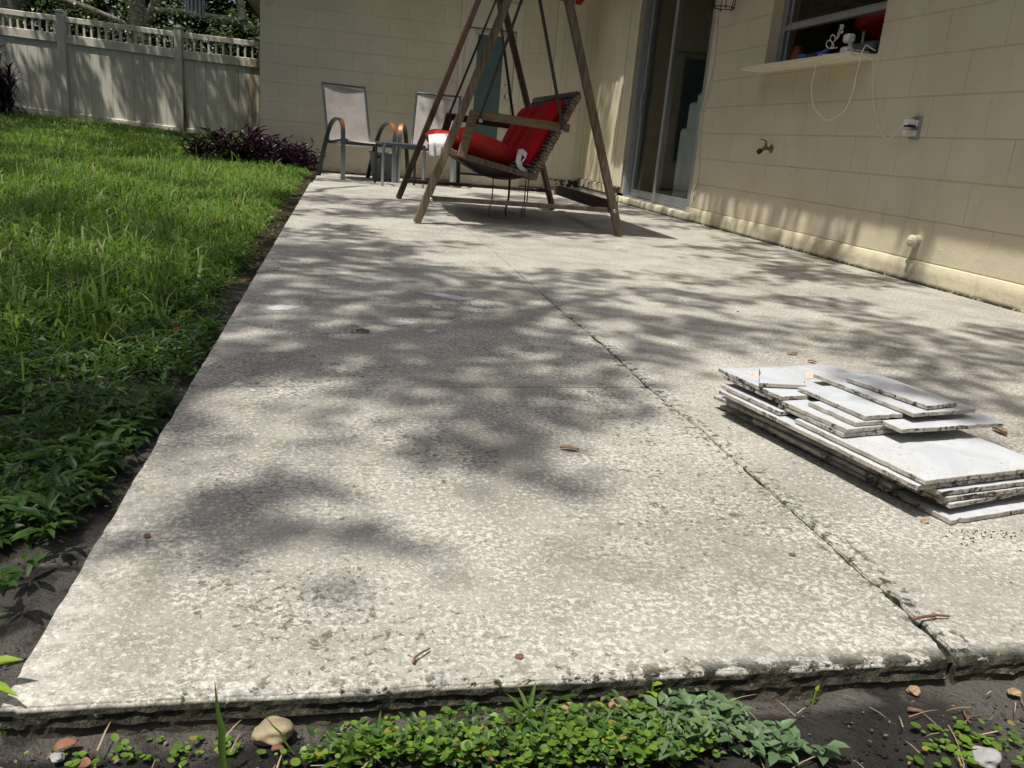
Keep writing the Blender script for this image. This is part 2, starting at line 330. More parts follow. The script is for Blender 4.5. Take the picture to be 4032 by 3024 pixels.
class MB:
    """collects shapes in one mesh"""
    def __init__(s): s.v = []; s.f = []; s.mi = []; s.sm = []
    def add(s, vs, fs, mi=0, smooth=False):
        o = len(s.v); s.v += [tuple(float(c) for c in v) for v in vs]
        for f in fs: s.f.append(tuple(i + o for i in f)); s.mi.append(mi); s.sm.append(smooth)
        return s
    def box(s, c, d, ch=.003, R=None, mi=0):
        """chamfered box, centre c, full size d"""
        hx, hy, hz = (x / 2 for x in d); ch = min(ch, hx * .45, hy * .45, hz * .45)
        vs = []; idx = {}
        for sx in (-1, 1):
            for sy in (-1, 1):
                for sz in (-1, 1):
                    for ax in range(3):
                        p = [sx * (hx - ch), sy * (hy - ch), sz * (hz - ch)]
                        p[ax] = (sx * hx, sy * hy, sz * hz)[ax]
                        idx[(sx, sy, sz, ax)] = len(vs); vs.append(p)
        fs = []
        for ax in range(3):
            a, b = [i for i in range(3) if i != ax]
            for sg in (-1, 1):
                q = []
                for (sa, sb) in ((-1, -1), (1, -1), (1, 1), (-1, 1)):
                    k = [0, 0, 0]; k[ax] = sg; k[a] = sa; k[b] = sb; q.append(idx[(*k, ax)])
                flip = (sg < 0) ^ (ax == 1)
                fs.append(tuple(reversed(q)) if flip else tuple(q))
        for ax in range(3):                                   # edges along ax
            a, b = [i for i in range(3) if i != ax]
            for sa in (-1, 1):
                for sb in (-1, 1):
                    k0 = [0, 0, 0]; k0[a] = sa; k0[b] = sb
                    k0[ax] = -1; k1 = list(k0); k1[ax] = 1
                    fs.append((idx[(*k0, a)], idx[(*k1, a)], idx[(*k1, b)], idx[(*k0, b)]))
        for sx in (-1, 1):
            for sy in (-1, 1):
                for sz in (-1, 1): fs.append(tuple(idx[(sx, sy, sz, i)] for i in range(3)))
        V = np.array(vs)
        if R is not None: V = V @ np.array(R, float).T
        s.add(V + np.array(c, float), fs, mi); s.fix = True
        return s
    def bar(s, p, q, w, h, ch=.004, up=(0, 0, 1), mi=0):
        """box of section w x h from p to q"""
        p = np.array(p, float); q = np.array(q, float); d = q - p; L = np.linalg.norm(d); d /= L
        up = np.array(up, float); x = np.cross(d, up)
        if np.linalg.norm(x) < 1e-5: x = np.cross(d, (0, 1, 0))
        x /= np.linalg.norm(x); z = np.cross(x, d)
        R = np.stack([x, d, z], 1)
        return s.box((p + q) / 2, (w, L, h), ch, R, mi)
    def tube(s, path, r, n=8, mi=0, cap=True, smooth=True):
        P = np.array(path, float); m = len(P); r = np.full(m, r) if np.isscalar(r) else np.array(r, float)
        T = np.gradient(P, axis=0); T /= (np.linalg.norm(T, axis=1)[:, None] + 1e-12)
        ref = np.array((0, 0, 1.)) if abs(T[0][2]) < .9 else np.array((1., 0, 0))
        x = np.cross(T[0], ref); x /= np.linalg.norm(x); vs = []
        for i in range(m):
            x = x - T[i] * (x @ T[i]); x /= np.linalg.norm(x); y = np.cross(T[i], x)
            for j in range(n):
                a = 2 * math.pi * j / n; vs.append(P[i] + r[i] * (math.cos(a) * x + math.sin(a) * y))
        fs = [(i * n + j, i * n + (j + 1) % n, (i + 1) * n + (j + 1) % n, (i + 1) * n + j) for i in range(m - 1) for j in range(n)]
        s.add(vs, fs, mi, smooth)
        if cap:
            s.add(vs[:n], [tuple(reversed(range(n)))], mi); s.add(vs[-n:], [tuple(range(n))], mi)
        return s
    def strap(s, path, w, t, side, mi=0):
        """flat band along a path; side = direction of its width"""
        P = np.array(path, float); m = len(P); side = np.array(side, float) / np.linalg.norm(side)
        T = np.gradient(P, axis=0); T /= np.linalg.norm(T, axis=1)[:, None]; vs = []
        for i in range(m):
            nn = np.cross(T[i], side); nn /= np.linalg.norm(nn)
            for a, b in ((-1, -1), (1, -1), (1, 1), (-1, 1)): vs.append(P[i] + side * a * w / 2 + nn * b * t / 2)
        fs = [(i * 4 + j, i * 4 + (j + 1) % 4, i * 4 + 4 + (j + 1) % 4, i * 4 + 4 + j) for i in range(m - 1) for j in range(4)]
        fs += [(3, 2, 1, 0), tuple((m - 1) * 4 + j for j in range(4))]
        return s.add(vs, fs, mi)
    def grid(s, P, mi=0, smooth=True):
        P = np.array(P, float); a, b = P.shape[:2]
        return s.add(P.reshape(-1, 3), [(i * b + j, i * b + j + 1, (i + 1) * b + j + 1, (i + 1) * b + j) for i in range(a - 1) for j in range(b - 1)], mi, smooth)
    def lathe(s, prof, c=(0, 0, 0), axis=(0, 0, 1), n=16, mi=0, smooth=True):
        ax = np.array(axis, float); ax /= np.linalg.norm(ax)
        x = np.cross(ax, (0, 1, 0) if abs(ax[1]) < .9 else (1, 0, 0)); x /= np.linalg.norm(x); y = np.cross(ax, x); c = np.array(c, float)
        vs = [c + ax * h + r * (math.cos(2 * math.pi * j / n) * x + math.sin(2 * math.pi * j / n) * y) for r, h in prof for j in range(n)]
        m = len(prof)
        fs = [(i * n + j, i * n + (j + 1) % n, (i + 1) * n + (j + 1) % n, (i + 1) * n + j) for i in range(m - 1) for j in range(n)]
        s.add(vs, fs, mi, smooth)
        if prof[0][0] > 1e-4: s.add(vs[:n], [tuple(reversed(range(n)))], mi)
        if prof[-1][0] > 1e-4: s.add(vs[-n:], [tuple(range(n))], mi)
        return s
    def prism(s, poly, z0, z1, mi=0, mi_side=None, ch=0):
        """vertical prism over polygon (counter-clockwise) with a small top chamfer"""
        P = np.array(poly, float); n = len(P); ms = mi if mi_side is None else mi_side
        c = P.mean(0); inner = P + (c - P) / np.linalg.norm(c - P, axis=1)[:, None] * ch
        rings = [(P, z0), (P, z1 - ch)] + ([(inner, z1)] if ch else [])
        vs = [(x, y, z) for R, z in rings for x, y in R]; m = len(rings)
        for i in range(m - 1):
            s.add(vs, [], 0) if False else None
        fs = [(i * n + j, i * n + (j + 1) % n, (i + 1) * n + (j + 1) % n, (i + 1) * n + j) for i in range(m - 1) for j in range(n)]
        o = len(s.v); s.v += [tuple(map(float, v)) for v in vs]
        for f in fs: s.f.append(tuple(i + o for i in f)); s.mi.append(ms); s.sm.append(False)
        s.f.append(tuple(o + (m - 1) * n + j for j in range(n))); s.mi.append(mi); s.sm.append(False)
        s.f.append(tuple(o + j for j in reversed(range(n)))); s.mi.append(ms); s.sm.append(False)
        return s
    def mesh(s, name, mats):
        me = bpy.data.meshes.new(name); me.from_pydata(s.v, [], s.f)
        for m in ([mats] if isinstance(mats, str) else mats): me.materials.append(MAT[m])
        me.polygons.foreach_set('material_index', s.mi); me.polygons.foreach_set('use_smooth', s.sm); me.update()
        bm = bmesh.new(); bm.from_mesh(me); bmesh.ops.recalc_face_normals(bm, faces=bm.faces); bm.to_mesh(me); bm.free()
        return me
    def obj(s, name, mats, parent=None): return link(name, s.mesh(name, mats), parent)

def tri_mesh(name, V, F, mat):
    """fast mesh from numpy triangles"""
    me = bpy.data.meshes.new(name); nv, nf = len(V), len(F)
    me.vertices.add(nv); me.vertices.foreach_set('co', np.asarray(V, np.float32).ravel())
    me.loops.add(nf * 3); me.loops.foreach_set('vertex_index', np.asarray(F, np.int32).ravel())
    me.polygons.add(nf); me.polygons.foreach_set('loop_start', np.arange(0, nf * 3, 3, dtype=np.int32))
    try: me.polygons.foreach_set('loop_total', np.full(nf, 3, np.int32))
    except Exception: pass
    me.materials.append(MAT[mat]); me.update(calc_edges=True); me.validate()
    return me
def spread(tv, tf, R, S, T):
    """template copied with rotations R (m,3,3), scales S (m,3), places T (m,3)"""
    tv = np.asarray(tv, float); tf = np.asarray(tf, int); m = len(T)
    V = np.einsum('mij,mvj->mvi', R, tv[None] * S[:, None, :]) + T[:, None, :]
    F = tf[None] + (np.arange(m) * len(tv))[:, None, None]
    return V.reshape(-1, 3), F.reshape(-1, 3)
def rot_az_pitch(az, pitch, roll=None):
    ca, sa, cp, sp = np.cos(az), np.sin(az), np.cos(pitch), np.sin(pitch); m = len(az)
    R = np.zeros((m, 3, 3))                                  # leaf along +Y, then pitched up, then turned
    y = np.stack([-sa * cp, ca * cp, sp], 1); x = np.stack([ca, sa, np.zeros(m)], 1); z = np.cross(x, y)
    if roll is not None:
        c, s_ = np.cos(roll)[:, None], np.sin(roll)[:, None]; x, z = x * c + z * s_, z * c - x * s_
    R[:, :, 0] = x; R[:, :, 1] = y; R[:, :, 2] = z
    return R
LEAF_V = [(0, 0, 0), (-.5, .4, .10), (0, .45, 0), (.5, .4, .10), (-.32, .75, .03), (.32, .75, .03), (0, 1, -.12)]
LEAF_F = [(0, 2, 1), (0, 3, 2), (1, 2, 4), (2, 3, 5), (4, 2, 6), (2, 5, 6)]
CARD_V = [(0, 0, 0), (-.5, .45, .06), (.5, .45, .06), (0, 1, -.08)]
CARD_F = [(0, 2, 1), (1, 2, 3)]
BLADE_V = [(-.5, 0, 0), (.5, 0, 0), (-.42, .55, .10), (.42, .55, .10), (-.22, .85, -.02), (.22, .85, -.02), (0, 1, -.16)]
BLADE_F = [(0, 1, 3), (0, 3, 2), (2, 3, 5), (2, 5, 4), (4, 5, 6)]
def disc_template(n=11):
    v = [(0, .5, 0)] + [(.5 * math.sin(2 * math.pi * i / n), .5 - .5 * math.cos(2 * math.pi * i / n), .07) for i in range(n)]
    return v, [(0, 1 + i, 1 + (i + 1) % n) for i in range(n)]
ROUND_V, ROUND_F = disc_template()
def leaves_mesh(name, T, az, pitch, L, Wd, mat, tv=LEAF_V, tf=LEAF_F, roll=None):
    S = np.stack([Wd, L, L], 1); V, F = spread(tv, tf, rot_az_pitch(az, pitch, roll), S, np.asarray(T, float)); return tri_mesh(name, V, F, mat)
U = RNG.uniform

# ================================================================== LARGE STRUCTURE
def ground_h(x, y):
    x = np.asarray(x, float); y = np.asarray(y, float)
    t = np.clip((y - 4.5) / 11.5, 0, 1); s = t * t * (3 - 2 * t) * .5 + t * .5
    h = -.055 + .18 * s + .028 * np.clip(-x - 1.5, 0, 5) * s
    nearf = np.clip((y - .62) / .35, 0, 1)                       # soil rises towards the slab's front edge
    h = h * nearf + (-.030) * (1 - nearf)
    return h
def build_ground():
    xs = np.concatenate([[-70, -40, -25, -16], np.arange(-12, -1.3, .22), np.arange(-1.3, 1.35, .0125), np.arange(1.5, 12, .5), [16, 25, 40, 70]])
    ys = np.concatenate([[-70, -40, -20, -10, -5, -2, -1, -.4, 0], np.arange(.2, 2.6, .0125), np.arange(2.7, 21, .2), [23, 26, 30, 40, 55, 80]])
    X, Y = np.meshgrid(xs, ys, indexing='ij')
    Z = ground_h(X, Y)
    fine = (np.abs(X) < 1.3) & (Y > .2) & (Y < 2.6)
    Z = Z + np.where(fine, (fbm(X * 14, Y * 14, 3) - .5) * .020 + (fbm(X * 60, Y * 60, 5, 3) - .5) * .007, (fbm(X * 2, Y * 2, 4) - .5) * .02)
    under = (X > XS + .02) & (Y > YF + .03) | (X > WX - .01) & (Y > -5) | (X > XL) & (Y > D)
    Z = np.where(under, -.16, Z)
    mb = MB(); mb.grid(np.stack([X, Y, Z], -1)); me = bpy.data.meshes.new('ground')
    me.from_pydata(mb.v, [], mb.f); me.materials.append(MAT['soil']); me.polygons.foreach_set('use_smooth', [True] * len(me.polygons)); me.update()
    tag(link('ground', me), 'dark loamy soil under the lawn and along the slab', kind='structure')
build_ground()

# ---- patio slab in three pours, with broken joints
CRX = [(.70, .704), (.735, .712), (.774, .711), (.836, .720), (.897, .714), (1.0, .717), (1.1, .721), (1.25, .722), (1.43, .728), (1.6, .722), (1.77, .720), (2.15, .733), (2.6, .729), (2.9, .731), (4, .742), (5.2, .741), (7.1, .741), (10.22, .742)]
def crack_x(y): return float(np.interp(y, [a for a, _ in CRX], [b for _, b in CRX]))
def crack_gap(y):
    g = np.interp(y, [.7, .9, 1.5, 2.5, 3.5, 5, 10], [.0042, .0034, .0032, .0028, .0018, .0008, .0007])
    for c, w, a in ((.835, .012, .006), (.775, .010, .004), (.712, .03, .003), (2.22, .05, .004)):
        g += a * math.exp(-((y - c) / w) ** 2)
    return g
def ysteps(y0, y1):
    y = y0; r = [y0]
    while True:
        y += .0055 if y < 1.3 else (.018 if y < 2.8 else .06)
        if y >= y1 - .008: break
        r.append(y)
    return r + [y1]
JY = lambda x: 1.727 + (x - .249) * .072 + .004 * (n1(x * 9, 4) - .5)
def jag(t, s, amp): return amp * ((n1(t * 22, s) - .5) * 1.2 + (n1(t * 70, s + 1) - .5) * .8)
def slab(name, outline, rough, label):
    """outline counter-clockwise; rough: per-vertex crumble of the side faces"""
    P = np.array(outline, float); n = len(P)
    Tn = np.roll(P, -4, 0) - np.roll(P, 4, 0); Tn /= np.linalg.norm(Tn, axis=1)[:, None] + 1e-9
    N = np.stack([Tn[:, 1], -Tn[:, 0]], 1)
    prof = [(0.0, -.0055), (-.0013, -.0028), (-.0045, -.0007), (-.010, .0004), (-.016, -.001), (-.022, .0012), (-.028, -.002), (-.04, .001), (-.15, 0)]
    vs = []; idx = np.arange(n)
    arc = np.concatenate([[0], np.cumsum(np.linalg.norm(P[1:] - P[:-1], axis=1))])
    for k, (z, o) in enumerate(prof):
        nz = (fbm(arc * 60, np.full(n, k * 7.7), 21, 4) - .5) * .0075 * rough * (0, .1, .45, .8, 1, 1, 1, 1, .3)[k]
        dz = (fbm(arc * 60, np.full(n, k * 5.3), 22, 2) - .5) * .003 * rough * (0, 0, .4, 1, 1, 1, 1, 1, 0)[k]
        Q = P + N * (o * (1 if k == 0 else np.maximum(rough, .4)) + nz)[:, None] if k else P + N * (np.where(rough > .5, -.0034, -.0014))[:, None]
        vs += [(q[0], q[1], z + d) for q, d in zip(Q, dz)]
    m = len(prof)
    bm = bmesh.new(); bv = [bm.verts.new(v) for v in vs]
    for i in range(m - 1):
        for j in range(n): bm.faces.new((bv[(i + 1) * n + j], bv[(i + 1) * n + (j + 1) % n], bv[i * n + (j + 1) % n], bv[i * n + j]))
    top = bm.faces.new(bv[:n]); bmesh.ops.triangulate(bm, faces=[top])
    me = bpy.data.meshes.new(name); bm.to_mesh(me); bm.free(); me.materials.append(MAT['concrete'])
    o = link(name, me); tag(o, label, kind='structure'); return o
def build_slabs():
    xr = lambda a, b, st: list(np.arange(a, b, st)) + [b]
    # near piece, left of the long joint
    o = []; r = []
    def add(x, y, k): o.append((x, y)); r.append(k)
    for x in xr(XS, crack_x(.7) - crack_gap(.7), .0045)[:-1]: add(x, YF + jag(x, 1, .0026) + .004 * (x < -.28), 1.0)
    for y in ysteps(.70, JY(.715)): add(crack_x(y) - crack_gap(y) + jag(y, 2, .0036) + .0035 * (n1(y * 160, 14) - .5), y, .42)
    for x in reversed(xr(XS, .70, .03)[1:]): add(x, JY(x) - (.0022 if x > .27 else .0003) + (jag(x, 3, .0025) if x > .27 else 0), .05)
    for y in reversed(ysteps(.72, 1.70)): add(XS + jag(y, 5, .0022), y, .6)
    slab('patio_slab', o, np.array(r), 'near pour of the concrete patio, left of the long crack')
    o.clear(); r.clear()
    for x in xr(XS, .70, .03): add(x, JY(x) + (.0022 if x > .27 else .0003), .05)
    for y in ysteps(JY(.715) + .012, 10.22): add(crack_x(y) - crack_gap(y) + jag(y, 2, .0036 if y < 3.6 else .001), y, .5 if y < 3 else .05)
    add(XS, 10.22, .05)
    for y in reversed(ysteps(1.76, 10.1)): add(XS + jag(y, 5, .0022), y, .6 if y < 3 else .3)
    slab('patio_slab', o, np.array(r), 'far pour of the concrete patio running back to the chairs')
    o.clear(); r.clear()
    for x in xr(crack_x(.7) + crack_gap(.7), 2.915, .011 if False else .013): add(x, YF + jag(x, 7, .006), 1.0)
    for y in ysteps(.75, 10.22): add(2.918, y, .05)
    for y in reversed(ysteps(.705, 10.2)): add(crack_x(y) + crack_gap(y) + jag(y, 9, .0036 if y < 3.6 else .001), y, .42 if y < 3 else .05)
    slab('patio_slab', o, np.array(r), 'right pour of the concrete patio, between the crack and the house')
    mb = MB()                                                    # dirt packed in the joints
    ys_ = np.arange(.712, 5, .02)
    mb.grid([[(crack_x(y) - .02, y, -.011 - .004 * n1(y * 20)), (crack_x(y) + .02, y, -.010)] for y in ys_])
    mb.grid([[(x, JY(x) - .012, -.005), (x, JY(x) + .012, -.005)] for x in np.arange(.2, .71, .02)])
    tag(mb.obj('crack_soil', 'crack_dirt'), 'dark dirt packed into the slab joints', kind='structure')
build_slabs()

# ---- house
house = tag(empty('house', (WX, D, 0)), 'cream block house with sliding door, window and back door around the patio', 'house')
bpy.context.view_layer.update()
def hp(o, parent=house):          # parent to something, keep world placement
    o.parent = parent; o.matrix_parent_inverse = parent.matrix_world.inverted() if parent.type == 'EMPTY' else Matrix.Identity(4); return o
HINV = Matrix.Translation((-WX, -D, 0))
def hpart(name, mb, mats, parent=None):
    o = mb.obj(name, mats)
    if parent is None: o.parent = house; o.matrix_parent_inverse = HINV
    else: o.parent = parent
    return o
BLOCKS = {}
def block_mesh(w, h):
    key = (round(w, 3), round(h, 3))
    if key not in BLOCKS: BLOCKS[key] = MB().box((0, 0, 0), (w, .03, h), .0026).mesh('block', 'wall_paint')
    return BLOCKS[key]
def lay_blocks(parent, place, ang, u0, u1, rows, joint, openings):
    """place(u, z) -> centre; rows = [(z0, z1, phase)]; openings = [(u0,u1,z0,z1)]"""
    g = .0028
    for z0, z1, ph in rows:
        k = math.floor((u0 - joint - ph) / BL)
        while True:
            a = joint + ph + k * BL; b = a + BL; k += 1
            if a > u1: break
            a = max(a, u0); b = min(b, u1)
            if b - a < .02: continue
            segs = [(a, b, z0, z1)]
            for (p, q, r, s) in openings:
                new = []
                for (a2, b2, c2, d2) in segs:
                    if b2 <= p or a2 >= q or d2 <= r or c2 >= s: new.append((a2, b2, c2, d2)); continue
                    if a2 < p: new.append((a2, p + g, c2, d2))
                    if b2 > q: new.append((q - g, b2, c2, d2))
                    m0, m1 = max(a2, p), min(b2, q)
                    if c2 < r and r - c2 > .02: new.append((m0, m1, c2, r + g))
                    if d2 > s and d2 - s > .02: new.append((m0, m1, s - g, d2))
                segs = new
            for (a2, b2, c2, d2) in segs:
                w, h = b2 - a2 - .0022, d2 - c2 - 2 * g
                if w < .012 or h < .012: continue
                o = link('block', block_mesh(w, h), parent); c = place((a2 + b2) / 2, (c2 + d2) / 2)
                o.location = (c[0], c[1], c[2]); o.rotation_euler = (0, 0, ang)
def build_house():
    WY0, WY1, WZ0, WZ1 = 4.494, 5.84, 1.172, 2.15               # window opening in the right wall
    DY0, DY1 = 6.815, 8.57                                      # sliding door opening
    # right wall: mortar core 6 mm behind the block faces
    mb = MB(); xc, th = WX + .0042 + .1, .2
    def core(y0, y1, z0, z1): mb.box((xc, (y0 + y1) / 2, (z0 + z1) / 2), (th, y1 - y0, z1 - z0), .001)
    core(-4, WY0, -.1, 2.5); core(WY1, DY0 - .004, -.1, 2.5); core(WY0, WY1, -.1, WZ0); core(WY0, WY1, WZ1, 2.5)
    rw = hpart('block_wall', mb, 'wall_paint')
    rows = []
    for j in range(-2, 9):
        z0 = ZR + CH * j; rows.append((z0, z0 + CH, 0 if j % 2 == 0 else BL / 2))
    # phases measured on the wall: row .725-.522 has joints at 3.32 + n*.4064
    rows = [(z0, z1, (0.0 if (i % 2 == 0) else BL / 2)) for i, (z0, z1, _) in enumerate(rows)]
    lay_blocks(rw, lambda u, z: (WX + .015, u, z), math.pi / 2, 1.0, DY0, rows, 3.325, [(WY0, WY1, WZ0, WZ1)])
    # window reveal faces
    for yy in (WY1 + .004, WY0 - .004): hpart('window_reveal', MB().box((WX + .065, yy, 1.66), (.125, .01, .98), .001), 'wall_paint')
    # plinth under the blocks
    mb = MB(); n = 120; ys_ = np.linspace(1.0, DY0 + .02, n); prof = [(-.012, -.1), (-.0125, .004), (-.012, .060), (-.010, .1085), (-.004, .1135), (.01, .1145)]
    mb.grid([[(WX + a + (fbm(np.array([y * 6]), np.array([i * 1.3]), 31)[0] - .5) * .004, y, z + (n1(y * 9, 8) - .5) * .003) for i, (a, z) in enumerate(prof)] for y in ys_])
    hpart('plinth', mb, 'wall_paint')
    # back wall
    mb = MB(); yc = D + .0042 + .1
    def coreb(x0, x1, z0, z1): mb.box(((x0 + x1) / 2, yc, (z0 + z1) / 2), (x1 - x0, th, z1 - z0), .001)
    coreb(XL + .006, 1.29, -.1, 3.0); coreb(2.03, 2.43, -.1, 3.0); coreb(1.29, 2.03, 2.06, 3.0)
    bw = hpart('block_wall', mb, 'wall_paint')
    rows = [(1.749 + CH * (k - 1), 1.749 + CH * k, BL / 2 if k % 2 == 0 else 0) for k in range(-8, 5)]
    lay_blocks(bw, lambda u, z: (u, D + .015, z), 0, XL, 2.424, rows, XL, [(1.29, 2.03, -1, 2.06)])
    # side wall of the back wing (seen on edge behind the corner)
    mb = MB(); mb.box((XL + .105, D + 5.1, 1.45), (.2, 9.8, 3.1), .002); hpart('plain_wall', mb, 'wall_paint')
    # back wall boards between the blocks and the corner
    mb = MB(); mb.box((2.475, D - .004, 1.4), (.10, .03, 2.8), .003); hpart('corner_board', mb, 'trim_paint')
    mb = MB(); mb.box((2.68, D + .01, 1.45), (.42, .03, 2.68), .003); pn = hpart('pale_panel', mb, 'trim_paint')
    mb = MB(); mb.box((2.585, D - .012, 1.45), (.014, .012, 2.66), .002); mb.box((2.78, D - .012, 1.45), (.018, .014, 2.66), .002); mb.obj('batten', 'trim_paint', pn)
    mb = MB(); mb.box((2.66, D - .02, .085), (.43, .04, .09), .004); hpart('base_board', mb, 'mouldy_board')
    mb = MB(); mb.box((2.65, D - .03, .018), (.46, .07, .05), .006); hpart('footing', mb, 'concrete')
    # board wall between corner and sliding door
    bwall = hpart('board_wall', MB().box((2.98, 9.41, 1.45), (.15, 1.66, 2.7), .002), 'board_paint')
    edges = [8.60, 8.935, 9.30, 9.665, 10.0, 10.21]
    for a, b in zip(edges[:-1], edges[1:]):
        MB().box((2.896, (a + b) / 2, 1.47), (.022, b - a - .006, 2.62), .003).obj('board', 'board_paint', bwall)
    for y, w in ((8.60, .05), (8.905, .045), (8.965, .03), (10.17, .07)):
        MB().box((2.878, y, 1.47), (.014, w, 2.62), .003).obj('batten', 'trim_paint', bwall)
    MB().box((2.866, 9.42, .115), (.022, 1.55, .085), .004).obj('skirting_board', 'mouldy_board', bwall)
    mb = MB(); mb.grid([[(2.868 + (n1(y * 7, 3) - .5) * .006, y, z) for z in (-.1, 0, .02, .045, .062)] + [(2.90, y, .066)] for y in np.linspace(8.6, 10.2, 40)])
    mb.obj('footing', 'concrete', bwall)
    # back door
    dr = hpart('door', MB().box((1.648, D + .045, .92), (.60, .04, 1.66), .004), 'trim_paint')
    MB().box((1.655, D + .022, 1.07), (.312, .012, 1.24), .003).obj('door_panel', 'teal_panel', dr)
    MB().box((1.655, D + .014, 1.545), (.312, .01, .012), .001).obj('panel_rail', 'teal_panel', dr)
    for x in (1.488, 1.822): MB().box((x, D + .019, 1.07), (.024, .016, 1.30), .003).obj('panel_bead', 'trim_paint', dr)
    MB().box((1.655, D + .019, 1.70), (.36, .016, .024), .003).obj('panel_bead', 'trim_paint', dr)
    MB().lathe([(.033, 0), (.033, .006), (.014, .012), (.014, .035), (.030, .045), (.032, .062), (.022, .074), (0, .077)], (1.892, D + .025, 1.03), (0, -1, 0)).obj('knob', 'steel', dr)
    MB().lathe([(.033, 0), (.033, .010), (.026, .018), (.012, .020), (0, .020)], (1.890, D + .025, 1.167), (0, -1, 0)).obj('deadbolt', 'steel', dr)
    fr = MB(); fr.box((1.318, D + .02, 1.03), (.052, .07, 2.06), .004); fr.box((1.990, D + .02, 1.03), (.078, .07, 2.06), .004)
    fr.box((1.648, D + .02, 1.905), (.61, .07, .30), .004); fr.box((1.648, D + .004, 1.765), (.62, .05, .02), .003)
    hpart('door_frame', fr, 'trim_paint')
    MB().box((1.335, D - .02, 1.70), (.012, .012, .07), .002).obj('hinge', 'dark_metal', dr)
    hpart('door_step', MB().box((1.70, D - .03, .045), (.82, .12, .10), .008), 'trim_paint')
    hpart('threshold', MB().box((1.648, D + .02, .105), (.60, .08, .022), .004), 'dark_metal')
    # sliding door
    sd = hpart('sliding_door', MB().box((2.955, 8.545, 1.08), (.09, .055, 2.02), .004), 'aluminium')
    def sbox(name, y, z, dy, dz, x=2.962, dx=.034, m='aluminium'): return MB().box((x, y, z), (dx, dy, dz), .003).obj(name, m, sd)
    sbox('door_track', 7.69, .078, 1.70, .014, 2.962, .09); sbox('door_head', 7.69, 2.075, 1.75, .05, 2.962, .09)
    sbox('stile', 8.475, 1.07, .05, 1.96, 2.985); sbox('stile', 7.765, 1.07, .045, 1.96, 2.985); sbox('rail', 8.12, .125, .66, .07, 2.985); sbox('rail', 8.12, 2.03, .66, .04, 2.985)
    sbox('stile', 7.715, 1.07, .055, 1.96, 2.945); sbox('stile', 6.86, 1.07, .06, 1.96, 2.945); sbox('rail', 7.29, .13, .795, .085, 2.945); sbox('rail', 7.29, 2.03, .795, .04, 2.945)
    sbox('pane', 8.12, 1.085, .66, 1.85, 2.985, .006, 'glass'); sbox('pane', 7.29, 1.09, .795, 1.84, 2.945, .006, 'glass')
    sbox('handle', 8.46, 1.02, .03, .20, 2.958, .022, 'aluminium')
    mb = MB(); prof = [(2.880, -.1), (2.879, .03), (2.881, .058), (2.888, .068), (2.93, .071), (3.02, .071)]
    mb.grid([[(a + (fbm(np.array([y * 5]), np.array([i * 1.7]), 33)[0] - .5) * .007, y, z + (n1(y * 6, 5) - .5) * .003) for i, (a, z) in enumerate(prof)] for y in np.linspace(6.70, 8.69, 60)])
    mb.box((2.93, 8.69, -.02), (.10, .01, .17), .002); mb.box((2.905, 6.70, -.02), (.05, .01, .16), .002)
    hpart('door_sill', mb, 'wall_paint')
    # window
    X = WX + .105
    wd = hpart('window', MB().box((X, WY1 - .03, 1.66), (.05, .055, .98), .003), 'aluminium')
    def wbox(name, y, z, dy, dz, x=X, dx=.035, m='aluminium'): return MB().box((x, y, z), (dx, dy, dz), .003).obj(name, m, wd)
    wbox('frame', WY0 + .022, 1.66, .04, .98, X, .05); wbox('frame', 5.165, 2.13, 1.34, .04, X, .05); wbox('frame', 5.165, 1.184, 1.34, .022, X, .05)
    wbox('sash', WY1 - .085, 1.66, .028, .94, X + .012); wbox('meeting_rail', 5.15, 1.444, 1.24, .036, X - .004, .045); wbox('meeting_rail', 5.15, 1.472, 1.24, .012, X + .01, .03)
    wbox('pane', 5.15, 1.79, 1.25, .62, X + .01, .005, 'glass')
    mb = MB(); mb.box((WX - .165 / 2 + .055, 5.176, 1.158), (.275, 1.335, .024), .004); hpart('window_sill', mb, 'sill_wood')
    # roof with soffit and fascia (shade for the walls)
    rf = MB(); 
    def slab_(x0, x1, y0, y1, z0=2.46, z1=2.62): rf.box(((x0 + x1) / 2, (y0 + y1) / 2, (z0 + z1) / 2), (x1 - x0, y1 - y0, z1 - z0), .003)
    EX = WX - .70
    slab_(EX, 11, -5, 8.60); slab_(WX - .44, 11, 8.602, 9.60); slab_(XL - .75, 11, 9.602, 21)
    ro = hpart('roof', rf, 'roof_paint')
    f = MB(); f.box((EX - .012, 1.8, 2.53), (.022, 13.6, .20), .003); f.box((XL - .762, 15.3, 2.53), (.022, 11.4, .20), .003); f.box((.6, 9.59, 2.53), (4.55, .022, .20), .003)
    f.obj('fascia', 'fascia_brown', ro)
    # room behind the glass
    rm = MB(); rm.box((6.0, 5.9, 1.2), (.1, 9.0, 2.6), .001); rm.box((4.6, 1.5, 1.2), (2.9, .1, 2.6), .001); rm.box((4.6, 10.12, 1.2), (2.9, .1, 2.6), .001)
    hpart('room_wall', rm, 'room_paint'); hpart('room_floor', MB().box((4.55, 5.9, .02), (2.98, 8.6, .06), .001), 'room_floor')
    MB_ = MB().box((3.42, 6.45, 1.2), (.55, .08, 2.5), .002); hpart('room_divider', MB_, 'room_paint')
build_house()

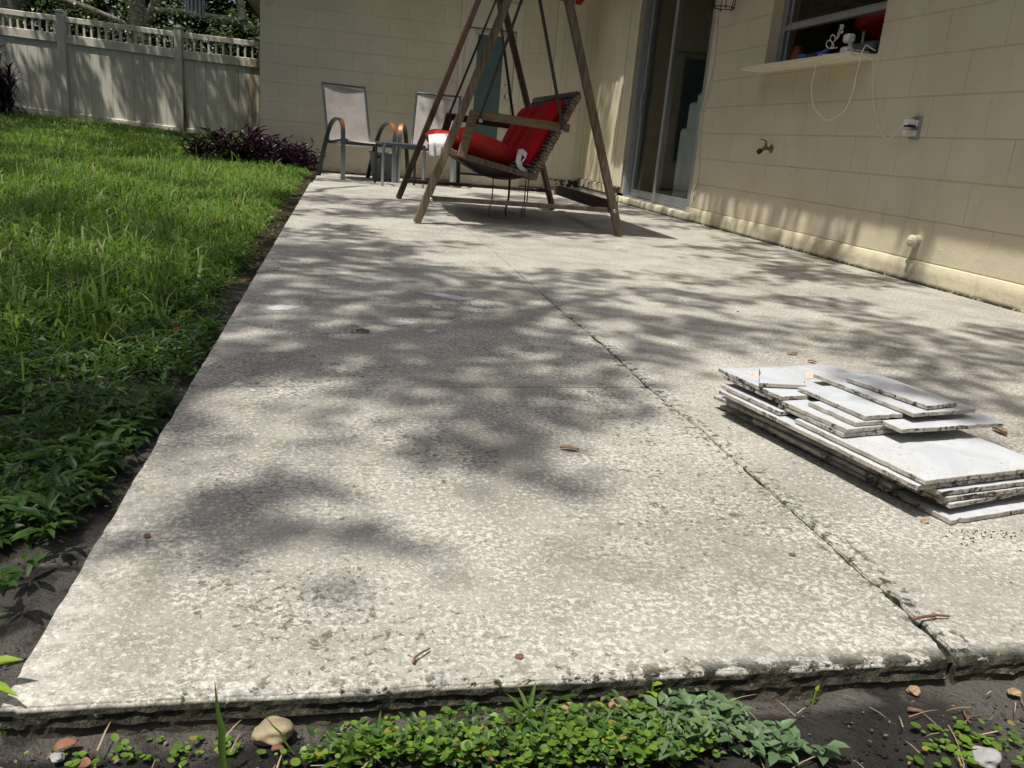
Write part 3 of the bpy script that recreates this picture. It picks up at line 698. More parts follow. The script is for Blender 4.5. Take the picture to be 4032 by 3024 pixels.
# ---- fence
def build_fence():
    P2 = np.array([-2.78, 16.0]); P1 = np.array([-4.74, 16.43]); d = P2 - P1; L = np.linalg.norm(d); d /= L
    nrm = np.array([d[1], -d[0]])                      # towards the lawn
    fence = tag(empty('fence', (P2[0], P2[1], .13)), 'off white vinyl privacy fence with picket top along the lawn', 'fence')
    INV = Matrix.Translation((-P2[0], -P2[1], -.13)); ang = math.atan2(d[1], d[0])
    R = np.array([[math.cos(ang), -math.sin(ang), 0], [math.sin(ang), math.cos(ang), 0], [0, 0, 1]])
    def put(o, parent=None):
        o.parent = parent or fence
        if parent is None: o.matrix_parent_inverse = INV
        return o
    def at(t, z, off=0): p = P2 + d * t + nrm * off; return (p[0], p[1], z)
    gz = lambda t: .134 - .042 * t / 1.0 * 1.0 if t < 0 else .134 - .03 * t
    H = 1.80
    def capped(t):
        z0 = gz(t); mb = MB(); mb.box(at(t, z0 + H / 2 - .1, .01), (.128, .128, H + .1), .006, R)
        p = put(mb.obj('post', 'fence_vinyl')); cb = MB(); cb.box(at(t, z0 + H - .03, .01), (.145, .145, .035), .006, R)
        c = at(t, z0 + H - .013, .01); q = [np.array(c) + R @ np.array(v) for v in ((-.07, -.07, 0), (.07, -.07, 0), (.07, .07, 0), (-.07, .07, 0), (0, 0, .028))]
        cb.add(q, [(0, 1, 4), (1, 2, 4), (2, 3, 4), (3, 0, 4), (3, 2, 1, 0)]); cb.obj('post_cap', 'fence_vinyl', p)
    for t in (-2 * L, -L, 0, L): capped(t)
    def slope_bar(name, t0, t1, zo, h, w, off):
        a, b = at(t0, gz(t0) + zo, off), at(t1, gz(t1) + zo, off)
        return put(MB().bar(a, b, w, h, .006).obj(name, 'fence_vinyl'))
    boards = {}
    for k in (-2, -1, 0):
        t0, t1 = k * L + .066, (k + 1) * L - .066
        slope_bar('rail', t0, t1, 1.655, .088, .045, .004); slope_bar('rail', t0, t1, 1.345, .145, .05, .006); slope_bar('rail', t0, t1, .085, .11, .045, .004)
        n = 10; w = (t1 - t0) / n
        for i in range(n):
            t = t0 + (i + .5) * w
            if 'b' not in boards: boards['b'] = MB().box((0, 0, 0), (w - .0035, .022, 1.18), .0035).mesh('board', 'fence_vinyl')
            o = put(link('board', boards['b'])); o.location = at(t, gz(t) + .70, -.012); o.rotation_euler = (0, 0, ang)
        n = 15; w = (t1 - t0) / n
        for i in range(n):
            t = t0 + (i + .5) * w
            if 'p' not in boards: boards['p'] = MB().box((0, 0, 0), (.036, .022, .21), .003).mesh('picket', 'fence_vinyl')
            o = put(link('picket', boards['p'])); o.location = at(t, gz(t) + 1.515, 0); o.rotation_euler = (0, 0, ang)
    # leaf litter lying along the foot of the fence
    m = 1500; t = -U(.2, 5.5, m); off = np.abs(RNG.normal(0, .16, m)) + .06; p = P2 + d * t[:, None] + nrm * off[:, None]
    T = np.stack([p[:, 0], p[:, 1], ground_h(p[:, 0], p[:, 1]) + U(.01, .045, m)], 1)
    o = link('leaf_litter', leaves_mesh('leaf_litter', T, U(0, 6.28, m), U(-.3, .5, m), U(.05, .10, m), U(.02, .04, m), 'litter')); tag(o, 'dry brown leaf litter along the foot of the fence', kind='stuff')
build_fence()

# ---- trees
def limb(mb, path, r0, r1, n=8, wob=.04):
    P = np.array(path, float); m = max(8, int(np.linalg.norm(np.diff(P, axis=0), axis=1).sum() / .25)); m = min(m, 40)
    t = np.linspace(0, 1, m); s = np.linspace(0, 1, len(P)); Q = np.stack([np.interp(t, s, P[:, i]) for i in range(3)], 1)
    for _ in range(2): Q[1:-1] = (Q[:-2] + Q[1:-1] * 2 + Q[2:]) / 4
    Q += (RNG.random(Q.shape) - .5) * wob
    mb.tube(Q, np.linspace(r0, r1, m) * (1 + (RNG.random(m) - .5) * .16), n); return Q
def clumps_to_leaves(name, C, Rr, per, size, mat, flat=.45):
    """leaf sprays around clump centres"""
    cs = np.repeat(C, per, 0); rr = np.repeat(Rr, per); m = len(cs)
    v = RNG.normal(size=(m, 3)); v /= np.linalg.norm(v, axis=1)[:, None]; v *= (RNG.random(m) ** .45)[:, None]
    T = cs + v * np.stack([rr, rr, rr * flat], 1)
    L = size * U(.7, 1.35, m)
    return leaves_mesh(name, T, U(0, 6.28, m), U(-.9, .5, m), L, L * U(.42, .62, m), mat, CARD_V, CARD_F, U(-.8, .8, m))
def bg_tree(base, trunk, limbs, crown_c, crown_r, n, label, leafmat='oak_leaf', size=.13):
    r = tag(empty('oak_tree', (base[0], base[1], float(ground_h(base[0], base[1])))), label, 'tree', 'trees behind the fence')
    inv = Matrix.Translation(tuple(-x for x in r.location))
    mb = MB(); Q = limb(mb, trunk, trunk_r[0], trunk_r[1], 12, .03)
    for path, r0, r1 in limbs: limb(mb, path, r0, r1)
    t = mb.obj('trunk', 'bark'); t.parent = r; t.matrix_parent_inverse = inv
    m = n; v = RNG.normal(size=(m, 3)); v /= np.linalg.norm(v, axis=1)[:, None]; v *= (RNG.random(m) ** .4)[:, None]
    C = np.array(crown_c) + v * np.array(crown_r); C = C[C[:, 2] > 1.0]
    me = clumps_to_leaves('crown', C, U(.25, .6, len(C)), 34, size, leafmat)
    c = link('crown', me, r); c.matrix_parent_inverse = inv
    return r
trunk_r = (.3, .15)
def build_trees():
    global trunk_r
    trunk_r = (.36, .24)
    bg_tree((-8.0, 20.5), [(-7.0, 20.3, -.1), (-6.85, 20.3, 1.6), (-6.9, 20.3, 3.2), (-6.7, 20.4, 5.2)], [([(-6.85, 20.3, 2.2), (-5.8, 20.0, 3.2), (-4.6, 19.8, 3.6)], .14, .05), ([(-6.85, 20.3, 2.6), (-8.0, 20.6, 3.8)], .15, .06)],
            (-7.3, 21.0, 5.6), (2.8, 2.2, 2.6), 300, 'thick pale oak trunk behind the fence at the far left')
    trunk_r = (.27, .17)
    bg_tree((-4.3, 20.2), [(-4.45, 20.2, -.1), (-4.4, 20.2, 1.4), (-4.3, 20.2, 2.2), (-4.5, 20.2, 3.6), (-4.6, 20.3, 5.2)],
            [([(-4.35, 20.2, 2.0), (-3.9, 20.1, 2.7), (-3.6, 20.0, 3.6)], .14, .07), ([(-4.35, 20.1, 2.05), (-4.9, 19.7, 2.35), (-5.8, 19.3, 2.5), (-6.6, 19.2, 2.9)], .10, .04)],
            (-4.2, 21.0, 5.6), (2.6, 2.2, 2.6), 300, 'forked grey oak trunk rising behind the middle fence bay')
    trunk_r = (.13, .06)
    bg_tree((-.6, 21.5), [(-.5, 21.5, -.1), (-.7, 21.4, 1.4), (-1.4, 21.0, 2.15), (-2.2, 20.3, 2.5), (-3.1, 19.9, 2.55), (-4.0, 19.6, 2.5)],
            [([(-1.9, 20.5, 2.4), (-1.3, 20.3, 2.6), (-.9, 20.3, 2.62)], .035, .015), ([(-2.2, 20.3, 2.5), (-2.4, 20.6, 3.6), (-2.2, 20.8, 5.0)], .10, .05)],
            (-1.6, 21.6, 5.8), (2.6, 2.0, 2.6), 300, 'leaning oak with a sunlit limb beside the house corner')
    # brush and undergrowth that closes the view behind the trees
    m = 1500; C = np.stack([U(-14, 2, m), U(21.5, 26, m), U(.2, 6.5, m)], 1)
    o = link('undergrowth', clumps_to_leaves('undergrowth', C, U(.3, .7, m), 40, .17, 'brush_leaf', .7)); tag(o, 'dark leafy woodland undergrowth behind the trees', kind='stuff')
    m = 900; C = np.stack([U(-22, 6, m), U(26, 30, m), U(.2, 9, m)], 1)
    o = link('undergrowth', clumps_to_leaves('undergrowth', C, U(.6, 1.2, m), 30, .42, 'oak_leaf', .8)); tag(o, 'deep green wood beyond the neighbouring yard', kind='stuff')
    m = 1500; a = U(math.radians(95), math.radians(290), m); rad = U(12.5, 17, m); C = np.stack([rad * np.cos(a), rad * np.sin(a) + 2, U(0, 6.5, m)], 1)  # unseen ring of foliage, added to block low sky and darken the walls
    C = C[~(C[:, 0] > -.36 * C[:, 1] - 4.0) | (C[:, 1] < -3)]
    o = link('sky_blocking_trees', clumps_to_leaves('sky_blocking_trees', C, U(.9, 1.6, len(C)), 26, .60, 'oak_leaf', .8)); tag(o, 'unseen belt of trees added to keep low skylight off the walls', kind='stuff')
    m = 420; C = np.stack([U(-9, -.5, m), U(17.4, 19.6, m), U(.3, 2.6, m)], 1)
    o = link('undergrowth', clumps_to_leaves('undergrowth', C, U(.2, .42, m), 26, .075, 'sun_leaf', .8)); tag(o, 'sunlit green brush showing through the fence pickets', kind='stuff')
build_trees()

# ---- the live oak over the yard, whose limbs dapple the patio
DARK = [  (750,1260,450,150,.42), (1500,1130,450,120,.42), (1300,830,380,80,.35), (560,1330,200,130,.4), (1900,1000,260,140,.3), (1050,1000,160,90,.2), (1300,420,500,120,.3),
 #  places on the slab that its limbs shade: photo crop x, y, half sizes
 (430,1460,150,40,1), (640,1340,330,60,.6), (780,1190,420,50,.75), (1150,1520,160,55,1), (620,700,270,55,1), (480,850,210,70,.9), (870,740,260,45,1), (1230,600,190,25,1),
 (1650,640,330,55,.9), (2050,680,130,45,1), (1700,740,300,26,.8), (1530,830,100,60,1), (1990,960,220,60,1), (1640,1060,200,55,.9), (1640,1170,130,50,1), (1800,1080,150,50,.8),
 (2130,1240,130,45,1), (870,550,80,18,.8), (1240,310,220,34,1), (1050,290,150,30,.9), (900,230,150,30,.9), (1010,140,160,28,.9), (1300,240,170,26,.9), (1620,330,180,42,1), (1600,410,120,22,.8),
 (1750,450,150,22,.9), (1350,470,100,34,.9), (1600,520,90,22,.9), (950,440,150,16,.8), (2000,350,190,42,1), (2150,500,120,40,1), (700,1290,160,40,.6), (1150,60,200,18,.8), (800,60,100,14,.8), (1450,200,150,14,.7)]
WDARK = [(2.31, 3.75, .45, .22), (1.79, 3.05, .5, .2), (2.9, 3.9, .5, .25), (1.27, 3.02, .35, .2), (.95, 2.22, .26, .2), (2.39, 4.4, .5, .22), (1.5, 3.5, .5, .14), (1.05, 2.5, .2, .12), (2.0, 4.75, .5, .12), (1.2, 1.36, .03, .02), (2.7,5.4,.3,.2),(2.4,6.1,.25,.2)]
def build_live_oak():
    base = (-5.2, -2.6)
    r = tag(empty('live_oak', (base[0], base[1], float(ground_h(*base)))), 'great live oak whose leafy limbs dapple the patio and lawn', 'tree')
    inv = Matrix.Translation(tuple(-x for x in r.location))
    G = []; Rr = []
    def lift(x, y, h): return (x - SUN_TX * h, y - SUN_TY * h, h)
    for cx, cy, rx, ry, st in DARK:
        u, v = 400 + cx * .9042, 780 + cy * .9042
        c = onz(u, v); ex = onz(u + rx * .9042, v); ey = onz(u, v + ry * .9042)
        a = np.linalg.norm(ex - c); b = np.linalg.norm(ey - c); area = math.pi * a * b
        k = max(2, int(area / .0088 * st))
        for _ in range(min(k, 170)):
            q = math.sqrt(random.random()); th = random.random() * 6.283
            p = c + (ex - c) * q * math.cos(th) + (ey - c) * q * math.sin(th)
            G.append(lift(p[0], p[1], random.uniform(5.8, 7.2))); Rr.append(random.uniform(.06, .13))
    for x, y, a, b in WDARK:
        k = max(2, int(math.pi * a * b / .012 * .95))
        for _ in range(k):
            q = math.sqrt(random.random()); th = random.random() * 6.283
            G.append(lift(x + a * q * math.cos(th), y + b * q * math.sin(th), random.uniform(5.8, 7.2))); Rr.append(random.uniform(.06, .13))
    # far patio, lawn and everything else: irregular foliage with gaps
    m = 90000; x = U(-11, 4.0, m); y = U(-1.5, 17.6, m)
    f = fbm(x * 1.25, y * 1.25 + 40, 51, 4) * 1.12 - .06 + .35 * (fbm(x * .35, y * .35, 61, 2) - .5)
    lawn = (x < -.32) & ((y > .9))
    patio = (x >= -.32) & (y > 4.7) & (y < 10.3)
    right = (x >= -.32) & (y <= 4.7)
    thr = np.where(lawn, .475, np.where(patio, .485, np.where(right & (x < .75) & (y > .95), .54, .63)))
    thr = np.where(lawn & (y < 2.8), .40, thr); f = np.where(y > 13, fbm(x * 2.4, y * 2.0, 53, 4), f); thr = np.where(y > 12, .40, np.where(y > 13, .44, thr)); thr = np.where(y > 13.5, .435, thr)
    thr = thr + .10 * np.exp(-(((x + 2.2) / 1.3) ** 2 + ((y - 5.0) / 1.2) ** 2)) + .08 * np.exp(-(((x + 3.0) / 1.6) ** 2 + ((y - 8.6) / 1.0) ** 2))
    keep = (f > thr) & (RNG.random(m) < np.where(y > 13.5, .9, .42))
    x, y = x[keep], y[keep]; h = U(5.8, 7.6, len(x))
    G += list(np.stack([x - SUN_TX * h, y - SUN_TY * h, h], 1)); Rr += list(U(.09, .17, len(x)))
    G = np.array(G); Rr = np.array(Rr)
    me = clumps_to_leaves('crown', G, Rr, 6, .085, 'oak_leaf', .5)
    c = link('crown', me, r); c.matrix_parent_inverse = inv
    mb = MB(); limb(mb, [(base[0], base[1], -.2), (-5.1, -2.4, 1.5), (-5.0, -2.2, 3.2)], .55, .42, 14)
    for e, r0 in (((-1.2, 1.6, 6.7), .2), ((-3.4, 4.5, 6.7), .2), ((-6.4, 6.0, 6.7), .2), ((-8.5, 1.5, 6.7), .17), ((-4.2, 9.5, 6.7), .16), ((-2.0, 7.0, 6.7), .12), ((-2.6, 0.2, 6.7), .1), ((-7.0, 11, 9), .12)):
        s = np.array((-5.0, -2.2, 3.0)); e = np.array(e); mid = s * .5 + e * .5 + np.array((0, 0, 1.2)); limb(mb, [s, mid, e], r0, .03, 8, .12)
    t = mb.obj('trunk', 'bark'); t.parent = r; t.matrix_parent_inverse = inv
build_live_oak()

# ---- lawn
def in_house(x, y): return ((x > XL - .03) & (y > D - .05))
def edge_x(y): return -.325 - .05 * np.clip((np.asarray(y) - 2.2) / 2, 0, 1) - .07 * fbm(np.asarray(y) * 1.7, np.asarray(y) * 0 + 2.2, 71, 3) - .02 * np.clip((2.6 - np.asarray(y)) / 1.6, 0, 1) + .06 * np.clip((np.asarray(y) - 5) / 4, 0, 1)
def build_lawn():
    Ts, hs, ws = [], [], []
    for y0, y1, dens, hh, w in ((1.5, 3.2, 4600, .105, .0058), (3.2, 5, 4600, .12, .0066), (5, 8, 3400, .105, .0078), (8, 11.5, 2300, .09, .0095), (11.5, 16.2, 1500, .085, .012)):
        xa = -.36 * y1 - 1.5; area = (-xa - .3) * (y1 - y0); m = int(area * dens)
        x = U(xa, -.3, m); y = U(y0, y1, m)
        ok = (x < edge_x(y) - .03 * RNG.random(m)) & ~in_house(x, y) & (y < 16 - (x + 2.78) * .22 - .12)
        ok &= ~((np.hypot((x + 1.0) / .75, (y - 9.9) / .5) < 1) & (RNG.random(m) < .9))
        den = fbm(x * 2.2, y * 2.2, 81, 3); ok &= RNG.random(m) < np.clip(.45 + 1.6 * (den - .35), .15, 1)
        if y0 < 2: ok &= RNG.random(m) < np.clip((y - 1.5) / 1.5, 0.05, 1)
        x, y = x[ok], y[ok]; k = len(x)
        Ts.append(np.stack([x, y, ground_h(x, y) - .008], 1)); hs.append(hh * U(.45, 1.25, k) * (.7 + .7 * fbm(x * 1.6, y * 1.6, 91, 2)) * np.clip(.45 + (edge_x(y) - x) * 1.8, .45, 1)); ws.append(w * U(.7, 1.5, k))
    T = np.concatenate(Ts); h = np.concatenate(hs); w = np.concatenate(ws); k = len(T)
    R = rot_az_pitch(U(0, 6.28, k), np.clip(RNG.normal(.66, .45, k), -.05, 1.5)); h = h * 1.3; S = np.stack([w, h, h * U(.5, 4.6, k)], 1)
    V, F = spread(BLADE_V, BLADE_F, R, S, T)
    tag(link('lawn_grass', tri_mesh('lawn_grass', V, F, 'grass_blade')), 'shaggy green lawn beside the patio', kind='stuff')
    # long seedy blades standing above the rest
    m = 420; y = U(2.2, 10, m); x = edge_x(y) - .06 - RNG.random(m) * (.36 * y + .3); T = np.stack([x, y, ground_h(x, y)], 1); L = U(.16, .27, m)
    V, F = spread(BLADE_V, BLADE_F, rot_az_pitch(U(0, 6.28, m), U(.5, 1.25, m)), np.stack([U(.006, .011, m), L, L * U(.8, 2.5, m)], 1), T)
    tag(link('tall_grass', tri_mesh('tall_grass', V, F, 'grass_blade')), 'longer blades standing out of the lawn', kind='stuff')
    # coarse tufts
    n = 300; y = 2.0 + 11 * RNG.random(n) ** 1.15; x = edge_x(y) - .10 - RNG.random(n) * (.36 * y + .6); ok = ~in_house(x, y) & ~((np.hypot((x + 1.0) / .8, (y - 9.9) / .6) < 1)); x, y = x[ok], y[ok]; n = len(x); kk = 16
    T = np.repeat(np.stack([x, y, ground_h(x, y)], 1), kk, 0); T[:, :2] += RNG.normal(0, .018, (n * kk, 2)); L = U(.10, .22, n * kk) * np.repeat(U(.7, 1.15, n), kk)
    V, F = spread(BLADE_V, BLADE_F, rot_az_pitch(U(0, 6.28, n * kk), U(.25, 1.2, n * kk)), np.stack([U(.005, .009, n * kk) * np.repeat(.8 + y * .05, kk), L, L * U(1.2, 4.2, n * kk)], 1), T)
    tag(link('grass_tufts', tri_mesh('grass_tufts', V, F, 'grass_blade')), 'coarse flopping tufts in the lawn', kind='stuff')
    # low broad-leaved weeds near the slab
    m = 46000; y = .62 + 3.6 * RNG.random(m) ** 1.25; x = edge_x(y) + .03 - RNG.random(m) ** 1.25 * (.36 * y + .85)
    ok = fbm(x * 5, y * 5, 95, 3) > np.where(y < 1.1, .50, .34) + .10 * np.clip((x - edge_x(y) + .10) / .12, 0, 1); ok &= ~((y < 1.12) & (x > -.52) & (RNG.random(m) < .8)); ok &= RNG.random(m) < np.clip((4.4 - y) / 2, 0, 1)
    x, y = x[ok], y[ok]; k = len(x); T = np.stack([x, y, ground_h(x, y) + U(.006, .055, k)], 1); L = U(.016, .036, k)
    tag(link('weeds', leaves_mesh('weeds', T, U(0, 6.28, k), U(-.35, .7, k), L, L * U(.24, .42, k), 'weed_leaf', roll=U(-.6, .6, k))), 'low leafy weeds between lawn and slab', kind='stuff')
    # rosettes with narrow opposite leaves
    n = 300; y = .80 + 2.8 * RNG.random(n) ** 1.2; x = edge_x(y) + .02 - RNG.random(n) * (.30 * y + .2); c = np.stack([x, y, ground_h(x, y) + U(.02, .06, n)], 1)
    k = 9; T = np.repeat(c, k, 0); T[:, 2] += U(-.02, .012, n * k); az = U(0, 6.28, n * k); L = U(.026, .048, n * k)
    tag(link('weeds', leaves_mesh('weeds', T, az, U(.05, .8, n * k), L, L * U(.2, .32, n * k), 'weed_leaf')), 'narrow leaved weed rosettes along the slab edge', kind='stuff')
    # litter on the bare strip by the slab
    m = 700; y = U(.9, 9.6, m); x = edge_x(y) + U(-.05, .12, m); x = np.minimum(x, XS - .02); T = np.stack([x, y, ground_h(x, y) + .006], 1); L = U(.008, .016, m) * np.clip(y / 2.2, .6, 2.2)
    tag(link('leaf_litter', leaves_mesh('leaf_litter', T, U(0, 6.28, m), U(-.1, .3, m), L, L * .4, 'litter')), 'scraps of dry leaf on the bare strip by the slab', kind='stuff')
build_lawn()

# ================================================================== OBJECTS
def world_child(o, root): o.parent = root; o.matrix_parent_inverse = Matrix.LocRotScale(root.location, root.rotation_euler, None).inverted(); return o

# ---- swing frame and hanging bench
YN, YFA = 5.14, 6.95
def build_swing():
    fr = tag(empty('garden_swing', (1.1, 6.05, 0)), 'brown wooden A-frame of the garden swing with red canopy', 'swing frame')
    def p(name, mb, m): return world_child(mb.obj(name, m), fr)
    ap = 1.80
    for y, m in ((YN, 'swing_wood'), (YFA, 'swing_wood_dark')):  # far legs take the darker copy, their shade is put into the colour
        for x0, x1 in ((.452, 1.085), (1.757, 1.11)):
            s = 1 if x1 > x0 else -1
            mb = MB().bar((x0, y, .004), (x1, y, ap), .046, .050, .005, (0, 1, 0)); p('leg', mb, m)
        p('stretcher', MB().bar((.515, y + .052 * (1 if y < 6 else -1), .152), (1.70, y + .052 * (1 if y < 6 else -1), .158), .034, .028, .004), m)
        for x, z in ((.53, .15), (1.695, .16)):
            p('bolt', MB().lathe([(.012, 0), (.012, .006), (.006, .010), (0, .010)], (x, y - .032, z), (0, -1, 0), 8), 'steel')
        p('collar_plate', MB().box((1.097, y - .034, 1.74), (.19, .008, .10), .003), 'dark_metal')
    p('stretcher', MB().bar((1.718, YN + .05, .175), (1.765, YFA - .05, .172), .045, .075, .005), 'swing_wood_dark')
    p('top_beam', MB().bar((1.098, YN - .12, 1.815), (1.098, YFA + .12, 1.815), .075, .075, .006), 'swing_wood_dark')
    # canopy slung over the frame, tipped towards the house, with a scalloped hem
    x0, x1, y0, y1, z0, z1 = .24, 1.66, 4.88, 6.50, 2.04, 1.60
    def cz(s, t): return z0 + (z1 - z0) * s - .05 * math.sin(math.pi * s) * math.sin(math.pi * t)
    mb = MB(); n = 14
    mb.grid([[(x0 + (x1 - x0) * s, y0 + (y1 - y0) * t, cz(s, t)) for t in np.linspace(0, 1, n)] for s in np.linspace(0, 1, n)])
    def hem(f):
        mb.grid([[(*f(t)[:2], f(t)[2] - d * (1 - .3 * abs(math.cos(t * math.pi * 5)))) for t in np.linspace(0, 1, 41)] for d in (0, .045, .085)])
    hem(lambda t: (x1 + .004, y0 + (y1 - y0) * t, cz(1, t))); hem(lambda t: (x0 + (x1 - x0) * t, y1 + .004, cz(t, 1)))
    hem(lambda t: (x0 - .004, y0 + (y1 - y0) * t, cz(0, t))); hem(lambda t: (x0 + (x1 - x0) * t, y0 - .004, cz(t, 0)))
    p('canopy', mb, 'canopy_cloth')
    for y in (y0 + .05, y1 - .05): p('canopy_rail', MB().bar((x0 + .02, y, cz(.02, .05) - .045), (x1 - .02, y, cz(.98, .05) - .045), .035, .045, .004), 'swing_wood_dark')
    for y in (5.34, 6.58):
        p('hook', MB().tube([(1.098, y, 1.79), (1.098, y, 1.70), (1.105, y, 1.63), (1.098, y, 1.555), (1.085, y, 1.57)], .008, 6), 'dark_metal')
    # bench
    b = tag(empty('swing_bench', (.95, 6.0, .35)), 'wicker backed wooden bench hanging in the swing', 'swing bench')
    def q(name, mb, m, parent=None): 
        o = mb.obj(name, m)
        if parent: o.parent = parent; return o
        return world_child(o, b)
    yn, yf = 5.36, 6.60
    RODS = {yn: ((.828, .655), (1.352, .635)), yf: ((.800, .69), (1.30, .66))}
    for y in (yn, yf):
        dk = y == yf; s = -1 if y == yn else 1
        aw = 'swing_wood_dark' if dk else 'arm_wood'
        arm = q('arm', MB().bar((.765, y + s * .03, .672), (1.405, y + s * .03, .637), .030, .052, .006), aw)
        q('arm_post', MB().bar((.728, y + s * .012, .405), (.792, y + s * .012, .69), .030, .056, .005, (1, 0, 0)), aw)
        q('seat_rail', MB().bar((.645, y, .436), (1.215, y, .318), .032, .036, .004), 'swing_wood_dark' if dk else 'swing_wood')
        for (x, z) in RODS[y]:
            q('hanger_rod', MB().strap([(x, y + s * .052, z - .03), (x, y + s * .052, z + .02), (1.092, y + s * .005, 1.545)], .020, .008, (1, 0, .3)), 'rod_metal')
            q('bolt', MB().lathe([(.014, 0), (.014, .010), (.008, .018), (0, .018)], (x, y + s * .056, z - .02), (0, s, 0), 10), 'galvanised')
        # wicker wrapped back stile
        A, Bq = np.array((1.205, y, .318)), np.array((1.452, y, .845)); n = 26; mb = MB()
        for i in range(n):
            c = A + (Bq - A) * (i + .5) / n; dd = (Bq - A) / n
            mb.bar(c - dd * .46, c + dd * .47, .040 + .003 * (i % 2), .040 + .004 * (i % 3 == 0), .005)
        q('back_stile', mb, 'wicker_tan')
        q('rail_end', MB().box((1.200, y - .004, .322), (.055, .042, .046), .006), 'arm_wood')
    q('seat_rail', MB().bar((.655, yn, .432), (.655, yf, .432), .045, .045, .004), 'swing_wood'); q('seat_rail', MB().bar((1.20, yn, .322), (1.20, yf, .322), .045, .045, .004), 'swing_wood_dark')
    # slung dark seat web sagging below the rails
    mb = MB(); mb.grid([[(.66 + .53 * s, yn + .03 + (yf - yn - .06) * t, .432 - .112 * s - .085 * math.sin(math.pi * s) * (.55 + .45 * math.cos(math.pi * (t - .1)))) for t in np.linspace(0, 1, 12)] for s in np.linspace(0, 1, 12)])
    q('seat_web', mb, 'swing_wood_dark')
    # woven back: uprights and strands
    A, Bq = np.array((1.20, 0, .34)), np.array((1.445, 0, .84)); dv = Bq - A; nv = np.array((dv[2], 0, -dv[0])); nv /= np.linalg.norm(nv)
    mb = MB(); ny = 26; nz = 22; yy = np.linspace(yn + .02, yf - .02, ny)
    for j in range(nz):
        t = (j + .5) / nz
        path = [A + dv * t + np.array((0, y, 0)) + nv * .008 * (1 if (i + j) % 2 else -1) for i, y in enumerate(yy)]
        mb.strap(path, .017, .004, dv)
    for i, y in enumerate(yy):
        mb.bar(A + np.array((0, y, 0)), Bq + np.array((0, y, 0)), .010, .006, .001)
    q('backrest', mb, 'wicker')
    q('back_rail', MB().tube([Bq + np.array((0, yn, .006)), Bq + np.array((0, yf, .006))], .022, 8), 'wicker')
    # cushions
    def pad(c, size, R, puff, seed, n=9):
        """stuffed pad: rounded pillow with creases"""
        g = np.linspace(-1, 1, n * 2); top = []; bot = []
        c = np.array(c, float); R = np.array(R, float)
        for sg, L in ((1, top), (-1, bot)):
            for a in g:
                row = []
                for b_ in g:
                    e = max(0., (1 - abs(a) ** 5)) ** .5 * max(0., (1 - abs(b_) ** 5)) ** .5
                    w = (n1(a * 1.7 + seed, seed) - .5) * .35 + (n1(b_ * 2.3 + seed * 2, seed + 1) - .5) * .3
                    z = sg * e * (1 + puff * w) * size[2] / 2
                    row.append(c + R @ np.array((a * size[0] / 2, b_ * size[1] / 2, z)))
                L.append(row)
        m_ = MB(); m_.grid(top); m_.grid(bot); return m_
    def frame_(xa, ya): xa = np.array(xa, float); xa /= np.linalg.norm(xa); ya = np.array(ya, float); ya -= xa * (xa @ ya); ya /= np.linalg.norm(ya); return np.stack([xa, ya, np.cross(xa, ya)], 1)
    dvn = dv / np.linalg.norm(dv); back = frame_(dvn, (0, 1, 0)); bn = back[:, 2]
    off = -nv * .052 if nv[0] > 0 else nv * .052
    for (ya, yb, t0, t1, lab, sd) in ((5.40, 5.84, .06, .90, 'red back cushion nearest the camera, leaning on the wicker', 1), (5.86, 6.16, .06, .84, 'red back cushion in the middle of the swing bench', 2), (6.18, 6.52, .06, .84, 'red back cushion at the far end of the swing bench', 3)):
        c = A + dv * (t0 + t1) / 2 + np.array((0, (ya + yb) / 2, 0)) + off
        o = pad(c, (np.linalg.norm(dv) * (t1 - t0), yb - ya, .105), back, .7, sd).obj('back_cushion', 'red_cloth'); tag(o, lab, 'cushion', 'red cushions on the swing')
    seatd = np.array((.545, 0, -.112)); sf = frame_(seatd, (0, 1, 0))
    def seat(x, y, h): t = (x - .655) / .545; return np.array((x, y, .432 - .112 * t + h))
    roll = MB(); rings = []
    P = [(.70, .070, .045), (.725, .083, .070), (.80, .094, .082), (.92, .090, .083), (1.02, .088, .080), (1.09, .082, .070), (1.125, .062, .045)]
    for (x, h, r) in P:
        rings.append([seat(x, 5.80, h + .012) + np.array((0, 1.9 * r * math.cos(a) * (1 + .06 * (n1(a * 2 + x * 9, 5) - .5)), r * math.sin(a) * (1 + .16 * (n1(a * 1.3 + x * 14, 6) - .5)))) for a in np.linspace(0, 2 * math.pi, 25)])
    roll.grid(rings); roll.add(rings[0][:-1], [tuple(range(24))], 0, True); roll.add(rings[-1][:-1], [tuple(range(24))], 0, True)
    sc = tag(roll.obj('seat_cushion', 'orange_cloth'), 'orange red seat cushion folded into a fat roll', 'cushion', 'red cushions on the swing')
    for x, y, z0, z1 in ((.99, 5.62, .22, .03), (1.10, 5.62, .22, .045), (1.115, 5.66, .24, .03), (1.215, 5.62, .21, .03), (1.235, 5.63, .21, .04)):
        t = MB().strap([(x, y, z0 + .08), (x + .003, y, (z0 + z1) / 2 + .03), (x - .012, y + .01, z1 + .03), (x - .004, y, z1)], .007, .003, (1, 0, 0)).obj('tie', 'maroon_cloth'); t.parent = sc
    c = seat(.725, 6.10, .078); o = pad(c, (.28, .62, .12), sf, .6, 6).obj('seat_cushion', 'orange_cloth'); tag(o, 'red seat cushion lying flat over the front edge of the bench', 'cushion', 'red cushions on the swing')
    mb = MB(); rows = []
